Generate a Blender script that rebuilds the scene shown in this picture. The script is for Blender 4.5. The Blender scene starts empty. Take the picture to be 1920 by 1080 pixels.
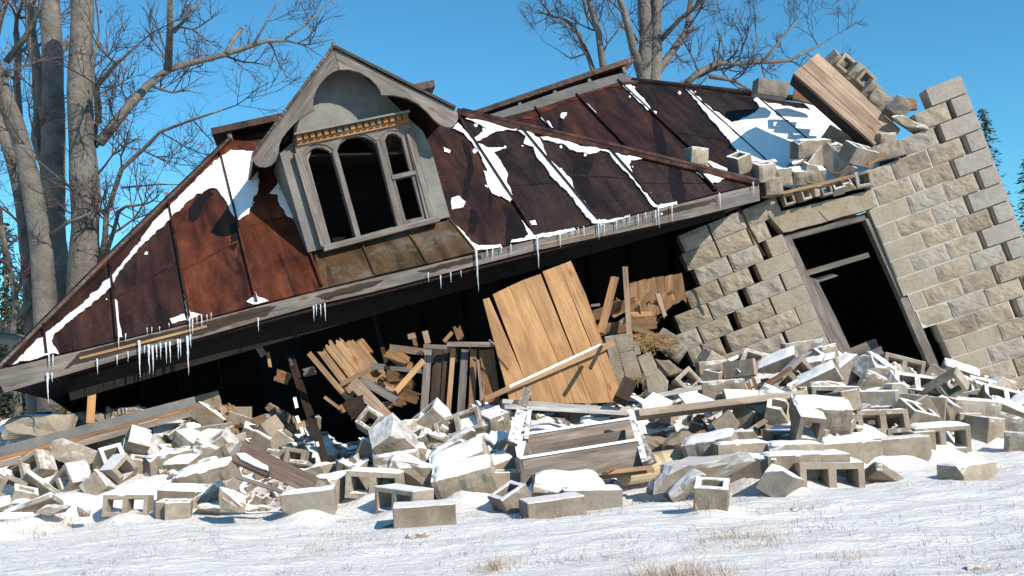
import bpy, bmesh, math, random
from mathutils import Vector, Matrix, noise, geometry
R = math.radians
rnd = random.Random(7)
scene = bpy.context.scene
COL = scene.collection

# ------------------------------------------------------------------ camera
CAM_H, PITCH, ROLL, FPX = 1.03, R(3.89), R(3.5), 1866.7
CO = Vector((0, 0, CAM_H))
fw = Vector((0, math.cos(PITCH), math.sin(PITCH)))
r0 = Vector((1, 0, 0)); u0 = Vector((0, -math.sin(PITCH), math.cos(PITCH)))
rr = r0 * math.cos(ROLL) - u0 * math.sin(ROLL)
uu = r0 * math.sin(ROLL) + u0 * math.cos(ROLL)
cd = bpy.data.cameras.new('camera'); cam = bpy.data.objects.new('camera', cd); COL.objects.link(cam)
cd.lens = 35.0; cd.sensor_width = 36.0; cd.clip_start = 0.05; cd.clip_end = 3000
cam.matrix_world = Matrix((( rr.x, uu.x, -fw.x, CO.x), (rr.y, uu.y, -fw.y, CO.y), (rr.z, uu.z, -fw.z, CO.z), (0, 0, 0, 1)))
scene.camera = cam

# ------------------------------------------------------------------ light
SUN = Vector((0.58, -0.62, 0.58)).normalized()
elev = math.asin(SUN.z)
w = bpy.data.worlds.new("World"); scene.world = w; w.use_nodes = True
nt = w.node_tree; bg = nt.nodes['Background']
sky = nt.nodes.new('ShaderNodeTexSky'); sky.sky_type = 'NISHITA'; sky.sun_disc = False
sky.sun_elevation = elev; sky.sun_rotation = math.atan2(SUN.x, SUN.y)
sky.air_density = 1.0; sky.dust_density = 0.0; sky.ozone_density = 4.0
tint = nt.nodes.new('ShaderNodeMix'); tint.data_type = 'RGBA'; tint.blend_type = 'MULTIPLY'; tint.inputs[0].default_value = 1.0
tint.inputs[7].default_value = (0.42, 0.92, 1.0, 1)
nt.links.new(sky.outputs[0], tint.inputs[6]); nt.links.new(tint.outputs[2], bg.inputs[0]); bg.inputs[1].default_value = 0.12
sl = bpy.data.lights.new('sun', 'SUN'); so = bpy.data.objects.new('sun', sl); COL.objects.link(so)
sl.energy = 4.8; sl.angle = R(0.5); sl.color = (1.0, 0.905, 0.77)
so.rotation_euler = SUN.to_track_quat('Z', 'Y').to_euler()
scene.view_settings.view_transform = 'Standard'; scene.view_settings.look = 'None'
scene.view_settings.exposure = 0.38; scene.view_settings.gamma = 1.0
scene.cycles.max_bounces = 6

# ------------------------------------------------------------------ pixel -> space helpers
def ray(px, py):
    return (fw * FPX + rr * (px - 960) + uu * (540 - py))
def P(px, py, Y):
    d = ray(px, py); return CO + d * (Y / d.y)
def PL(px, py, pl):
    d = ray(px, py); co, no = pl
    return CO + d * ((co - CO).dot(no) / d.dot(no))
def proj(p):
    v = p - CO; z = v.dot(fw); return 960 + v.dot(rr) / z * FPX, 540 - v.dot(uu) / z * FPX
def hz(px): return 667 - (px - 960) * math.tan(ROLL)
def lerp(a, b, t): return a + (b - a) * t
def table(x, T):
    if x <= T[0][0]: return T[0][1:]
    for a, b in zip(T, T[1:]):
        if x <= b[0]:
            t = (x - a[0]) / (b[0] - a[0]); return tuple(lerp(p, q, t) for p, q in zip(a[1:], b[1:]))
    return T[-1][1:]
def nz(x, y, z=0.0): return noise.noise(Vector((x, y, z)))

# ------------------------------------------------------------------ materials
def newmat(name):
    m = bpy.data.materials.new(name); m.use_nodes = True
    t = m.node_tree; b = t.nodes['Principled BSDF']
    return m, t, b
def N(t, kind, **kw):
    n = t.nodes.new(kind)
    for k, v in kw.items(): setattr(n, k, v)
    return n
def L(t, a, b): t.links.new(a, b)
def coord(t, which, scale=(1, 1, 1)):
    tc = N(t, 'ShaderNodeTexCoord'); mp = N(t, 'ShaderNodeMapping'); mp.inputs['Scale'].default_value = scale
    L(t, tc.outputs[which], mp.inputs[0]); return mp.outputs[0]
def tex(t, vec, scale, detail=4, rough=0.55, dist=0.0):
    n = N(t, 'ShaderNodeTexNoise'); n.inputs['Scale'].default_value = scale; n.inputs['Detail'].default_value = detail
    n.inputs['Roughness'].default_value = rough; n.inputs['Distortion'].default_value = dist
    L(t, vec, n.inputs['Vector']); return n.outputs[0]
def ramp(t, fac, stops):
    n = N(t, 'ShaderNodeValToRGB'); e = n.color_ramp.elements
    while len(e) < len(stops): e.new(0.5)
    for s, (p, c) in zip(e, stops):
        s.position = p; s.color = (c, c, c, 1) if not isinstance(c, tuple) else (c[0], c[1], c[2], 1)
    L(t, fac, n.inputs[0]); return n.outputs[0]
def mixc(t, fac, a, b, mode='MIX'):
    n = N(t, 'ShaderNodeMix', data_type='RGBA', blend_type=mode)
    for s, v in ((n.inputs[0], fac), (n.inputs[6], a), (n.inputs[7], b)):
        if isinstance(v, (int, float)): s.default_value = v
        elif isinstance(v, tuple): s.default_value = (v[0], v[1], v[2], 1)
        else: L(t, v, s)
    return n.outputs[2]
def math_(t, op, a, b=None, c=None, clamp=False):
    n = N(t, 'ShaderNodeMath', operation=op); n.use_clamp = clamp
    for s, v in zip(n.inputs, (a, b, c)):
        if v is None: continue
        if isinstance(v, (int, float)): s.default_value = v
        else: L(t, v, s)
    return n.outputs[0]
def bump(t, b, h, strength=0.4, dist=0.01):
    n = N(t, 'ShaderNodeBump'); n.inputs['Strength'].default_value = strength; n.inputs['Distance'].default_value = dist
    L(t, h, n.inputs['Height']); L(t, n.outputs[0], b.inputs['Normal'])
SNOWC = (0.86, 0.86, 0.88)
def snow_over(t, b, base, amount, thresh=0.55, soft=0.2, scale=14):
    """fresh snow lies where the surface faces the sky, with a ragged limit; amount: socket or value 0..1"""
    g = N(t, 'ShaderNodeNewGeometry'); sp = N(t, 'ShaderNodeSeparateXYZ'); L(t, g.outputs['Normal'], sp.inputs[0])
    tc = N(t, 'ShaderNodeTexCoord')
    n = tex(t, tc.outputs['Object'], scale, 5, 0.65)
    up = math_(t, 'MULTIPLY_ADD', math_(t, 'SUBTRACT', n, 0.5), 1.0, sp.outputs['Z'])
    f = math_(t, 'DIVIDE', math_(t, 'SUBTRACT', up, thresh), soft, clamp=True)
    f = math_(t, 'MULTIPLY', f, amount, clamp=True)
    return mixc(t, f, base, SNOWC)

def m_concrete(name, ca, cb, snow=True, scale=1.0):
    m, t, b = newmat(name); oc = coord(t, 'Object')
    oi = N(t, 'ShaderNodeObjectInfo')
    va = N(t, 'ShaderNodeVectorMath', operation='ADD'); L(t, oc, va.inputs[0])
    cx = N(t, 'ShaderNodeCombineXYZ'); L(t, math_(t, 'MULTIPLY', oi.outputs['Random'], 37.0), cx.inputs[0]); L(t, cx.outputs[0], va.inputs[1])
    v = va.outputs[0]
    big = tex(t, v, 5 * scale, 4); fine = tex(t, v, 120 * scale, 3, 0.7); mid = tex(t, v, 26 * scale, 5, 0.6)
    c = ramp(t, big, [(0.3, ca), (0.7, cb)])
    c = mixc(t, math_(t, 'MULTIPLY', ramp(t, mid, [(0.35, 1.0), (0.55, 0.0)]), 0.35), c, tuple(x * 0.6 for x in ca))
    c = mixc(t, ramp(t, tex(t, v, 2.2, 3), [(0.62, 0.0), (0.66, 0.5)]), c, tuple(x * 0.62 for x in ca))
    c = mixc(t, 0.28, c, fine, 'OVERLAY')
    rv = math_(t, 'MULTIPLY_ADD', oi.outputs['Random'], 0.45, 0.74)
    hs = N(t, 'ShaderNodeHueSaturation'); L(t, c, hs.inputs['Color']); L(t, rv, hs.inputs['Value']); c = hs.outputs[0]
    if snow:
        sc = N(t, 'ShaderNodeSeparateColor'); L(t, oi.outputs['Color'], sc.inputs[0])
        c = snow_over(t, b, c, sc.outputs[0], 0.34, 0.42, 16)
    L(t, c, b.inputs['Base Color']); b.inputs['Roughness'].default_value = 0.9; b.inputs['Specular IOR Level'].default_value = 0.2
    bump(t, b, math_(t, 'ADD', math_(t, 'MULTIPLY', mid, 1.2), fine), 0.55, 0.008)
    return m
def m_wood(name, ca, cb, rough=0.75, gs=1.0, snow=0.0, knots=True, ks=(0.5, 0.25, 0.08)):
    m, t, b = newmat(name); uv = coord(t, 'UV', (1.2 * gs, 26 * gs, 1)); uv2 = coord(t, 'UV', (1.6, 7, 1))
    oi = N(t, 'ShaderNodeObjectInfo')
    def shift(v):
        va = N(t, 'ShaderNodeVectorMath', operation='ADD'); L(t, v, va.inputs[0]); cx = N(t, 'ShaderNodeCombineXYZ')
        for i in (0, 1, 2): L(t, math_(t, 'MULTIPLY', oi.outputs['Random'], 50.0 + 13 * i), cx.inputs[i])
        L(t, cx.outputs[0], va.inputs[1]); return va.outputs[0]
    uv = shift(uv); uv2 = shift(uv2)
    g = tex(t, uv, 2.2, 6, 0.65, 0.6); g2 = tex(t, uv2, 1.3, 4, 0.6, 0.4)
    c = ramp(t, g, [(0.3, ca), (0.68, cb)])
    c = mixc(t, math_(t, 'MULTIPLY', ramp(t, g2, [(0.42, 1.0), (0.62, 0.0)]), 0.55), c, tuple(x * 0.55 for x in ca))
    if knots:
        vo = N(t, 'ShaderNodeTexVoronoi'); vo.inputs['Scale'].default_value = 1.0
        L(t, shift(coord(t, 'UV', (2.6, 6.0, 1))), vo.inputs['Vector'])
        c = mixc(t, ramp(t, vo.outputs['Distance'], [(0.07, 0.85), (0.15, 0.0)]), c, tuple(x * k for x, k in zip(cb, ks)))
    c = mixc(t, ramp(t, g, [(0.33, 0.7), (0.38, 0.0)]), c, tuple(x * 0.3 for x in ca))
    hs = N(t, 'ShaderNodeHueSaturation'); L(t, c, hs.inputs['Color'])
    L(t, math_(t, 'MULTIPLY_ADD', oi.outputs['Random'], 0.4, 0.78), hs.inputs['Value']); c = hs.outputs[0]
    if snow: c = snow_over(t, b, c, snow, 0.62, 0.2, 22)
    L(t, c, b.inputs['Base Color']); b.inputs['Roughness'].default_value = rough; b.inputs['Specular IOR Level'].default_value = 0.25
    bump(t, b, g, 0.5, 0.006)
    return m
def m_rust(name, dark, red, orange, bias=0.5, grey=0.0):
    m, t, b = newmat(name); v = coord(t, 'UV', (1, 1, 1)); vs = coord(t, 'UV', (3.0, 0.55, 1))
    st = tex(t, vs, 2.2, 5, 0.6, 0.5); cl = tex(t, v, 1.3, 5, 0.6); fn = tex(t, v, 60, 4, 0.75); md = tex(t, v, 9, 5, 0.65)
    c = ramp(t, math_(t, 'ADD', math_(t, 'MULTIPLY', st, 0.55), math_(t, 'MULTIPLY', cl, 0.45)), [(bias - 0.1, dark), (bias + 0.06, red), (bias + 0.2, orange)])
    c = mixc(t, ramp(t, tex(t, coord(t, 'UV', (5, 0.9, 1)), 1.1, 4, 0.55, 0.8), [(0.60, 0.0), (0.63, 0.6)]), c, tuple(x * 0.42 for x in dark))
    c = mixc(t, ramp(t, md, [(0.6, 0.0), (0.75, 0.5)]), c, orange)
    if grey:
        c = mixc(t, ramp(t, math_(t, 'ADD', math_(t, 'MULTIPLY', cl, 0.6), math_(t, 'MULTIPLY', md, 0.4)), [(0.5 - grey * 0.2, 0.0), (0.62 - grey * 0.2, 1.0)]), c, (0.10, 0.10, 0.092))
    c = mixc(t, 0.3, c, fn, 'OVERLAY')
    L(t, c, b.inputs['Base Color']); L(t, ramp(t, st, [(0.35, 0.30), (0.65, 0.62)]), b.inputs['Roughness'])
    b.inputs['Specular IOR Level'].default_value = 0.32
    bump(t, b, math_(t, 'ADD', math_(t, 'MULTIPLY', cl, 2.0), math_(t, 'MULTIPLY', fn, 0.12)), 0.7, 0.03)
    return m
def m_simple(name, ca, cb, scale=6, rough=0.8, metal=0.0, bs=0.3, bd=0.006, spec=0.3):
    m, t, b = newmat(name); v = coord(t, 'Object')
    n = tex(t, v, scale, 6, 0.62); L(t, ramp(t, n, [(0.3, ca), (0.7, cb)]), b.inputs['Base Color'])
    b.inputs['Roughness'].default_value = rough; b.inputs['Metallic'].default_value = metal; b.inputs['Specular IOR Level'].default_value = spec
    bump(t, b, tex(t, v, scale * 5, 4), bs, bd); return m

M = {}
M['block'] = m_concrete('concrete', (0.215, 0.176, 0.134), (0.37, 0.312, 0.248))
M['rockface'] = m_concrete('rock_faced_concrete', (0.21, 0.172, 0.130), (0.30, 0.253, 0.196), scale=0.8)
M['rockfaceB'] = m_concrete('rock_faced_concrete_dark', (0.17, 0.137, 0.102), (0.25, 0.207, 0.158), scale=0.8)
M['rockfaceC'] = m_concrete('rock_faced_concrete_grey', (0.21, 0.185, 0.155), (0.30, 0.27, 0.23), scale=0.8)
M['smoothblock'] = m_concrete('smooth_tan_concrete', (0.235, 0.20, 0.155), (0.28, 0.242, 0.19), snow=False)
M['lightblock'] = m_concrete('pale_concrete', (0.30, 0.262, 0.228), (0.37, 0.33, 0.292), snow=False)
M['mortar'] = m_simple('mortar', (0.40, 0.36, 0.31), (0.52, 0.48, 0.42), 30, 0.95)
M['lintel'] = m_concrete('lintel_concrete', (0.29, 0.235, 0.165), (0.38, 0.315, 0.235), snow=False)
M['pine'] = m_wood('fresh_pine', (0.36, 0.18, 0.068), (0.55, 0.315, 0.14), 0.6, snow=0)
M['brown'] = m_wood('brown_wood', (0.15, 0.075, 0.035), (0.33, 0.18, 0.085), 0.7)
M['tanwood'] = m_wood('tan_wood', (0.24, 0.14, 0.075), (0.44, 0.28, 0.15), 0.7)
M['greywood'] = m_wood('weathered_grey_wood', (0.11, 0.093, 0.084), (0.255, 0.225, 0.203), 0.8, snow=0.0)
M['whitewood'] = m_wood('frosted_pale_wood', (0.36, 0.33, 0.31), (0.62, 0.60, 0.58), 0.8, snow=1.0, knots=False)
M['greysnow'] = m_wood('snowy_weathered_wood', (0.16, 0.12, 0.10), (0.33, 0.28, 0.24), 0.8, snow=0.95)
M['beamwood'] = m_wood('lilac_brown_wood', (0.27, 0.175, 0.12), (0.46, 0.33, 0.24), 0.7)
M['paleboard'] = m_wood('pale_tan_board', (0.27, 0.21, 0.165), (0.47, 0.39, 0.32), 0.75, snow=0.9)
M['dentil'] = m_wood('orange_brown_wood', (0.22, 0.10, 0.04), (0.40, 0.21, 0.09), 0.7)
M['dark'] = m_wood('dark_wood', (0.022, 0.014, 0.010), (0.07, 0.045, 0.03), 0.8, knots=False)
M['interior'] = m_simple('dark_interior', (0.006, 0.004, 0.003), (0.018, 0.012, 0.009), 4, 0.95)  # near-black: darkness of the unlit rooms is put into the colour
M['trough'] = m_wood('purple_brown_wood', (0.10, 0.062, 0.048), (0.22, 0.155, 0.125), 0.75, snow=0.5)
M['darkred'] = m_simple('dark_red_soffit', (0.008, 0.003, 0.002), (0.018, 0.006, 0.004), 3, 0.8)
M['rustL'] = m_rust('red_rust_sheet', (0.026, 0.009, 0.005), (0.088, 0.022, 0.008), (0.19, 0.055, 0.015), 0.49)
M['rustM'] = m_rust('brown_rust_sheet', (0.016, 0.0078, 0.006), (0.038, 0.0135, 0.0085), (0.11, 0.033, 0.012), 0.52)
M['rustD'] = m_rust('dark_rust_sheet', (0.014, 0.0075, 0.006), (0.026, 0.012, 0.009), (0.08, 0.027, 0.012), 0.55)
M['rustG'] = m_rust('half_rusted_galvanised_sheet', (0.032, 0.022, 0.013), (0.085, 0.045, 0.018), (0.17, 0.075, 0.022), 0.5, grey=-0.05)
M['rustcap'] = m_rust('rusty_cap_metal', (0.022, 0.011, 0.009), (0.06, 0.023, 0.015), (0.15, 0.06, 0.035), 0.5)
M['tank'] = m_rust('cream_enamel_rusted', (0.5, 0.42, 0.28), (0.45, 0.36, 0.2), (0.30, 0.12, 0.03), 0.5)
M['galv'] = m_simple('galvanised_metal', (0.105, 0.10, 0.094), (0.185, 0.178, 0.166), 5, 0.6, 0.25, 0.3, 0.004)
M['bark'] = m_simple('grey_bark', (0.075, 0.066, 0.057), (0.20, 0.18, 0.16), 3, 0.9, bs=1.0, bd=0.03)
M['twig'] = m_simple('dark_twig_bark', (0.05, 0.036, 0.038), (0.11, 0.085, 0.082), 5, 0.85)
M['leafred'] = m_simple('dry_red_leaf', (0.14, 0.035, 0.03), (0.25, 0.08, 0.05), 8, 0.7)
M['wet'] = m_simple('wet_black_stain', (0.006, 0.004, 0.004), (0.014, 0.008, 0.007), 12, 0.35, bs=0.2)
M['needle'] = m_simple('conifer_needles', (0.010, 0.018, 0.012), (0.035, 0.05, 0.025), 5, 0.8)
M['straw'] = m_simple('straw', (0.28, 0.17, 0.07), (0.45, 0.30, 0.14), 8, 0.85)
M['drygrass'] = m_simple('dry_grass', (0.36, 0.25, 0.17), (0.60, 0.46, 0.34), 4, 0.85)
M['darkgrass'] = m_simple('short_frosted_grass', (0.20, 0.17, 0.15), (0.42, 0.38, 0.36), 4, 0.85)
# snow
def m_snow(name, bs=0.4):
    m, t, b = newmat(name); v = coord(t, 'Object')
    n = tex(t, v, 7, 6, 0.6); f = tex(t, v, 90, 4, 0.7)
    L(t, ramp(t, n, [(0.2, (0.80, 0.80, 0.83)), (0.7, (0.88, 0.87, 0.87))]), b.inputs['Base Color'])
    b.inputs['Roughness'].default_value = 0.65; b.inputs['Specular IOR Level'].default_value = 0.25
    b.inputs['Subsurface Weight'].default_value = 0.0
    bump(t, b, math_(t, 'ADD', n, math_(t, 'MULTIPLY', f, 0.3)), bs, 0.02); return m
M['snow'] = m_snow('snow')
def m_ground():
    m, t, b = newmat('snow_over_short_grass'); v = coord(t, 'Object'); vw = coord(t, 'Object', (0.45, 1.9, 1))
    big = tex(t, v, 0.9, 4); st = tex(t, vw, 3.2, 6, 0.62, 0.7); f = tex(t, v, 60, 5, 0.7); g = tex(t, coord(t, 'Object', (1, 3, 1)), 22, 5, 0.72)
    c = ramp(t, big, [(0.2, (0.83, 0.83, 0.85)), (0.7, (0.90, 0.89, 0.88))])
    gm = math_(t, 'ADD', math_(t, 'MULTIPLY', g, 0.55), math_(t, 'MULTIPLY', st, 0.45))
    c = mixc(t, ramp(t, gm, [(0.55, 0.0), (0.67, 0.55)]), c, (0.40, 0.36, 0.33))
    far = N(t, 'ShaderNodeSeparateXYZ'); L(t, v, far.inputs[0])
    ff = math_(t, 'MULTIPLY', math_(t, 'DIVIDE', math_(t, 'SUBTRACT', far.outputs['Y'], 14.0), 12.0, clamp=True), ramp(t, tex(t, coord(t, 'Object', (0.15, 0.5, 1)), 0.9, 5), [(0.48, 0.0), (0.56, 0.85)]))
    c = mixc(t, ff, c, (0.35, 0.2, 0.1))
    L(t, c, b.inputs['Base Color']); b.inputs['Roughness'].default_value = 0.7; b.inputs['Specular IOR Level'].default_value = 0.2
    bump(t, b, math_(t, 'ADD', math_(t, 'MULTIPLY', st, 2.2), math_(t, 'ADD', math_(t, 'MULTIPLY', f, 0.25), math_(t, 'MULTIPLY', g, 0.7))), 0.75, 0.05)
    return m
M['ground'] = m_ground()
def m_ice():
    m, t, b = newmat('ice'); b.inputs['Base Color'].default_value = (0.86, 0.9, 0.95, 1)
    b.inputs['Roughness'].default_value = 0.12; b.inputs['Transmission Weight'].default_value = 0.55; b.inputs['IOR'].default_value = 1.31
    return m
M['ice'] = m_ice()

# ------------------------------------------------------------------ mesh builder
class MB:
    def __init__(s): s.v = []; s.f = []; s.uv = {}; s.smooth = False; s.mi = []; s.cur = 0
    def add(s, vs, fs, uvs=None):
        o = len(s.v); s.v += [Vector(p) for p in vs]
        for f in fs: s.f.append(tuple(o + i for i in f)); s.mi.append(s.cur)
        if uvs:
            for i, u in enumerate(uvs): s.uv[o + i] = u
        return o
    def box(s, c, ax, ay, az, uvdir=0, jit=0.0, rg=None):
        """centre + three half vectors; uv runs along ax"""
        vs = []
        for k in (-1, 1):
            for j in (-1, 1):
                for i in (-1, 1):
                    p = c + ax * i + ay * j + az * k
                    if jit: p = p + Vector((rg.uniform(-jit, jit), rg.uniform(-jit, jit), rg.uniform(-jit, jit)))
                    vs.append(p)
        fs = [(0, 2, 3, 1), (4, 5, 7, 6), (0, 1, 5, 4), (2, 6, 7, 3), (0, 4, 6, 2), (1, 3, 7, 5)]
        la, lb, lc = ax.length, ay.length, az.length
        uvs = [((i * la), (j * lb + k * lc)) for k in (-1, 1) for j in (-1, 1) for i in (-1, 1)]
        s.add(vs, fs, uvs)
    def tube(s, pts, rad, n=6, cap=True):
        vs = []; fs = []
        ln = 0; uvs = []
        for i, p in enumerate(pts):
            a = pts[max(i - 1, 0)]; b = pts[min(i + 1, len(pts) - 1)]
            d = (b - a).normalized() if (b - a).length > 1e-9 else Vector((0, 0, 1))
            q = d.orthogonal() if i == 0 else (q - d * q.dot(d))
            q.normalize(); e = d.cross(q)
            if i: ln += (p - pts[i - 1]).length
            for k in range(n):
                t = 2 * math.pi * k / n; vs.append(p + (q * math.cos(t) + e * math.sin(t)) * rad[i]); uvs.append((ln, t * rad[i]))
        for i in range(len(pts) - 1):
            for k in range(n):
                a = i * n + k; b = i * n + (k + 1) % n; fs.append((a, b, b + n, a + n))
        if cap:
            fs.append(tuple(range(n - 1, -1, -1))); m = (len(pts) - 1) * n; fs.append(tuple(range(m, m + n)))
        s.add(vs, fs, uvs)
    def build(s, name, mats, parent=None, smooth=False, origin=None, recalc=False):
        if not isinstance(mats, (list, tuple)): mats = [mats]
        if parent is not None: off = WO(parent)
        elif origin is not None: off = origin
        else:
            xs = [p.x for p in s.v]; ys = [p.y for p in s.v]; zs = [p.z for p in s.v]
            off = Vector(((min(xs) + max(xs)) / 2, (min(ys) + max(ys)) / 2, min(zs)))
        me = bpy.data.meshes.new(name); me.from_pydata([p - off for p in s.v], [], s.f)
        for m in mats: me.materials.append(M[m] if isinstance(m, str) else m)
        if s.uv:
            ul = me.uv_layers.new(name='uv')
            for lp in me.loops: ul.data[lp.index].uv = s.uv.get(lp.vertex_index, (0, 0))
        if any(s.mi): me.polygons.foreach_set('material_index', s.mi)
        if recalc:
            bm = bmesh.new(); bm.from_mesh(me); bmesh.ops.recalc_face_normals(bm, faces=bm.faces); bm.to_mesh(me); bm.free()
        if smooth: me.polygons.foreach_set('use_smooth', [True] * len(me.polygons))
        me.update()
        o = bpy.data.objects.new(name, me); COL.objects.link(o)
        if parent is not None: o.parent = parent; 
        else: o.location = off
        return o
def WO(o):
    v = Vector((0, 0, 0))
    while o is not None: v = v + o.location; o = o.parent
    return v
def empty(name, loc, label, cat, group=None):
    o = bpy.data.objects.new(name, None); COL.objects.link(o); o.location = loc; o.empty_display_size = 0.1
    return tag(o, label, cat, group)
def tag(o, label=None, cat=None, group=None, kind=None):
    if label: o['label'] = label
    if cat: o['category'] = cat
    if group: o['group'] = group
    if kind: o['kind'] = kind
    return o

def slab(mb, loops, pl, th, axis=None, front=0.0, back=None):
    """pixel outline(s) on a plane -> real slab of thickness th going away from the viewer; front = how far proud"""
    if not isinstance(loops[0][0], (list, tuple)): loops = [loops]
    co, no = pl
    if no.dot(CO - co) < 0: no = -no
    pf = (co + no * front, no)
    F = [[PL(x, y, pf) for x, y in lp] for lp in loops]
    if axis is None: ax = (F[0][1] - F[0][0]).normalized()
    else: ax = (PL(*axis[1], pf) - PL(*axis[0], pf)).normalized()
    ay = no.cross(ax)
    flat = [p for lp in F for p in lp]; n = len(flat)
    tri = geometry.tessellate_polygon([[Vector((x, y, 0)) for x, y in lp] for lp in loops])
    B = [p - no * th for p in flat]
    fs = []
    for t in tri:
        a, b, c = (flat[i] for i in t)
        if (b - a).cross(c - a).dot(no) < 0: t = (t[0], t[2], t[1])
        fs.append(tuple(t)); fs.append(tuple(n + i for i in reversed(t)))
    o = 0
    for lp in F:
        m = len(lp)
        for i in range(m):
            a, b = o + i, o + (i + 1) % m; fs.append((a, b, n + b, n + a))
        o += m
    uv = [(p.dot(ax), p.dot(ay)) for p in flat] + [(p.dot(ax), p.dot(ay) + th) for p in flat]
    mb.add(flat + B, fs, uv)
def board(mb, a, b, wid, th, face=None, twist=0.0, jag=0.0, rg=rnd):
    """board from a to b; wide face looks towards 'face' (default: the viewer)"""
    d = (b - a); ln = d.length; d = d / ln
    f = (face if face is not None else (CO - (a + b) / 2)).normalized()
    f = (f - d * f.dot(d)).normalized()
    s_ = d.cross(f)
    if twist: q = Matrix.Rotation(twist, 3, d); f = q @ f; s_ = q @ s_
    if not jag:
        mb.box((a + b) / 2, d * (ln / 2), s_ * (wid / 2), f * (th / 2)); return
    n = 6; vs = []; fs = []; uv = []
    for k in (1, -1):
        for i in range(n + 1):
            t = -0.5 + i / n
            for e, q in ((0, a), (1, b)):
                j = rg.uniform(0, jag) * (1 if e == 0 else -1)
                if k == -1: j = vsj[(i, e)]
                else:
                    if i == 0 and e == 0: vsj = {}
                    vsj[(i, e)] = j
                vs.append(q + d * j + s_ * (wid * t) + f * (th / 2 * k)); uv.append((e * ln, wid * t + k * th / 2))
    m = 2 * (n + 1)
    for i in range(n):
        a0 = 2 * i
        fs.append((a0, a0 + 1, a0 + 3, a0 + 2)); fs.append((m + a0, m + a0 + 2, m + a0 + 3, m + a0 + 1))
        fs.append((a0, a0 + 2, m + a0 + 2, m + a0)); fs.append((a0 + 1, m + a0 + 1, m + a0 + 3, a0 + 3))
    fs.append((0, m, m + 1, 1)); e = 2 * n; fs.append((e, e + 1, m + e + 1, m + e))
    mb.add(vs, fs, uv)
def pboard(mb, x0, y0, Y0, x1, y1, Y1, wpx, th, **k):
    a, b = P(x0, y0, Y0), P(x1, y1, Y1)
    board(mb, a, b, wpx * (Y0 + Y1) / 2 / FPX, th, **k)
def ragged(pts, step=9, amp=2.0, seed=0):
    out = []; n = len(pts)
    for i in range(n):
        a = pts[i]; b = pts[(i + 1) % n]; l = math.hypot(b[0] - a[0], b[1] - a[1]); k = max(1, int(l / step))
        for q in range(k):
            t = q / k; x = lerp(a[0], b[0], t); y = lerp(a[1], b[1], t)
            out.append((x + amp * nz(x * 0.09, y * 0.09, seed) + amp * .5 * nz(x * .31, y * .31, seed), y + amp * nz(x * 0.09, y * 0.09, seed + 9.3) + amp * .5 * nz(x * .31, y * .31, seed + 4)))
    return out
def snow_patch(mb, pts, pl, h=0.03, step=8, amp=3.0, seed=0, inset=2.5):
    co, no = pl
    if no.dot(CO - co) < 0: no = -no
    pts = ragged(pts, step, amp, seed); n = len(pts)
    area = sum(pts[i][0] * pts[(i + 1) % n][1] - pts[(i + 1) % n][0] * pts[i][1] for i in range(n))
    sg = 1 if area > 0 else -1
    ins = []
    for i in range(n):
        a = pts[i - 1]; b = pts[(i + 1) % n]; dx, dy = b[0] - a[0], b[1] - a[1]; l = math.hypot(dx, dy) or 1
        ins.append((pts[i][0] - dy / l * inset * sg, pts[i][1] + dx / l * inset * sg))
    A = [PL(x, y, (co + no * 0.002, no)) for x, y in pts]
    Bm = [PL((x + u) / 2, (y + v) / 2, (co + no * h * 0.75, no)) for (x, y), (u, v) in zip(pts, ins)]
    C = [PL(x, y, (co + no * h * (1 + 0.3 * nz(x * .05, y * .05)), no)) for x, y in ins]
    fs = []
    for i in range(n):
        j = (i + 1) % n; fs += [(i, j, n + j, n + i), (n + i, n + j, 2 * n + j, 2 * n + i)]
    for t in geometry.tessellate_polygon([[Vector((x, y, 0)) for x, y in ins]]):
        a, b, c = (C[i] for i in t)
        if (b - a).cross(c - a).dot(no) < 0: t = (t[0], t[2], t[1])
        fs.append(tuple(2 * n + i for i in t))
    mb.add(A + Bm + C, fs)
def cr(pts, ox, oy, s): return [(ox + x * s, oy + y * s) for x, y in pts]
c1 = lambda *p: cr(p, 0, 0, 0.5)
c2 = lambda *p: cr(p, 360, 60, 0.4073)
c3 = lambda *p: cr(p, 840, 80, 0.4073)
c4 = lambda *p: cr(p, 1380, 80, 0.3889)
c5 = lambda *p: cr(p, 0, 480, 0.2963)
zA = lambda *p: cr(p, 480, 560, 0.2778)
zB = lambda *p: cr(p, 860, 460, 0.3147)
z4 = lambda *p: cr(p, 900, 700, 0.2778)
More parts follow.
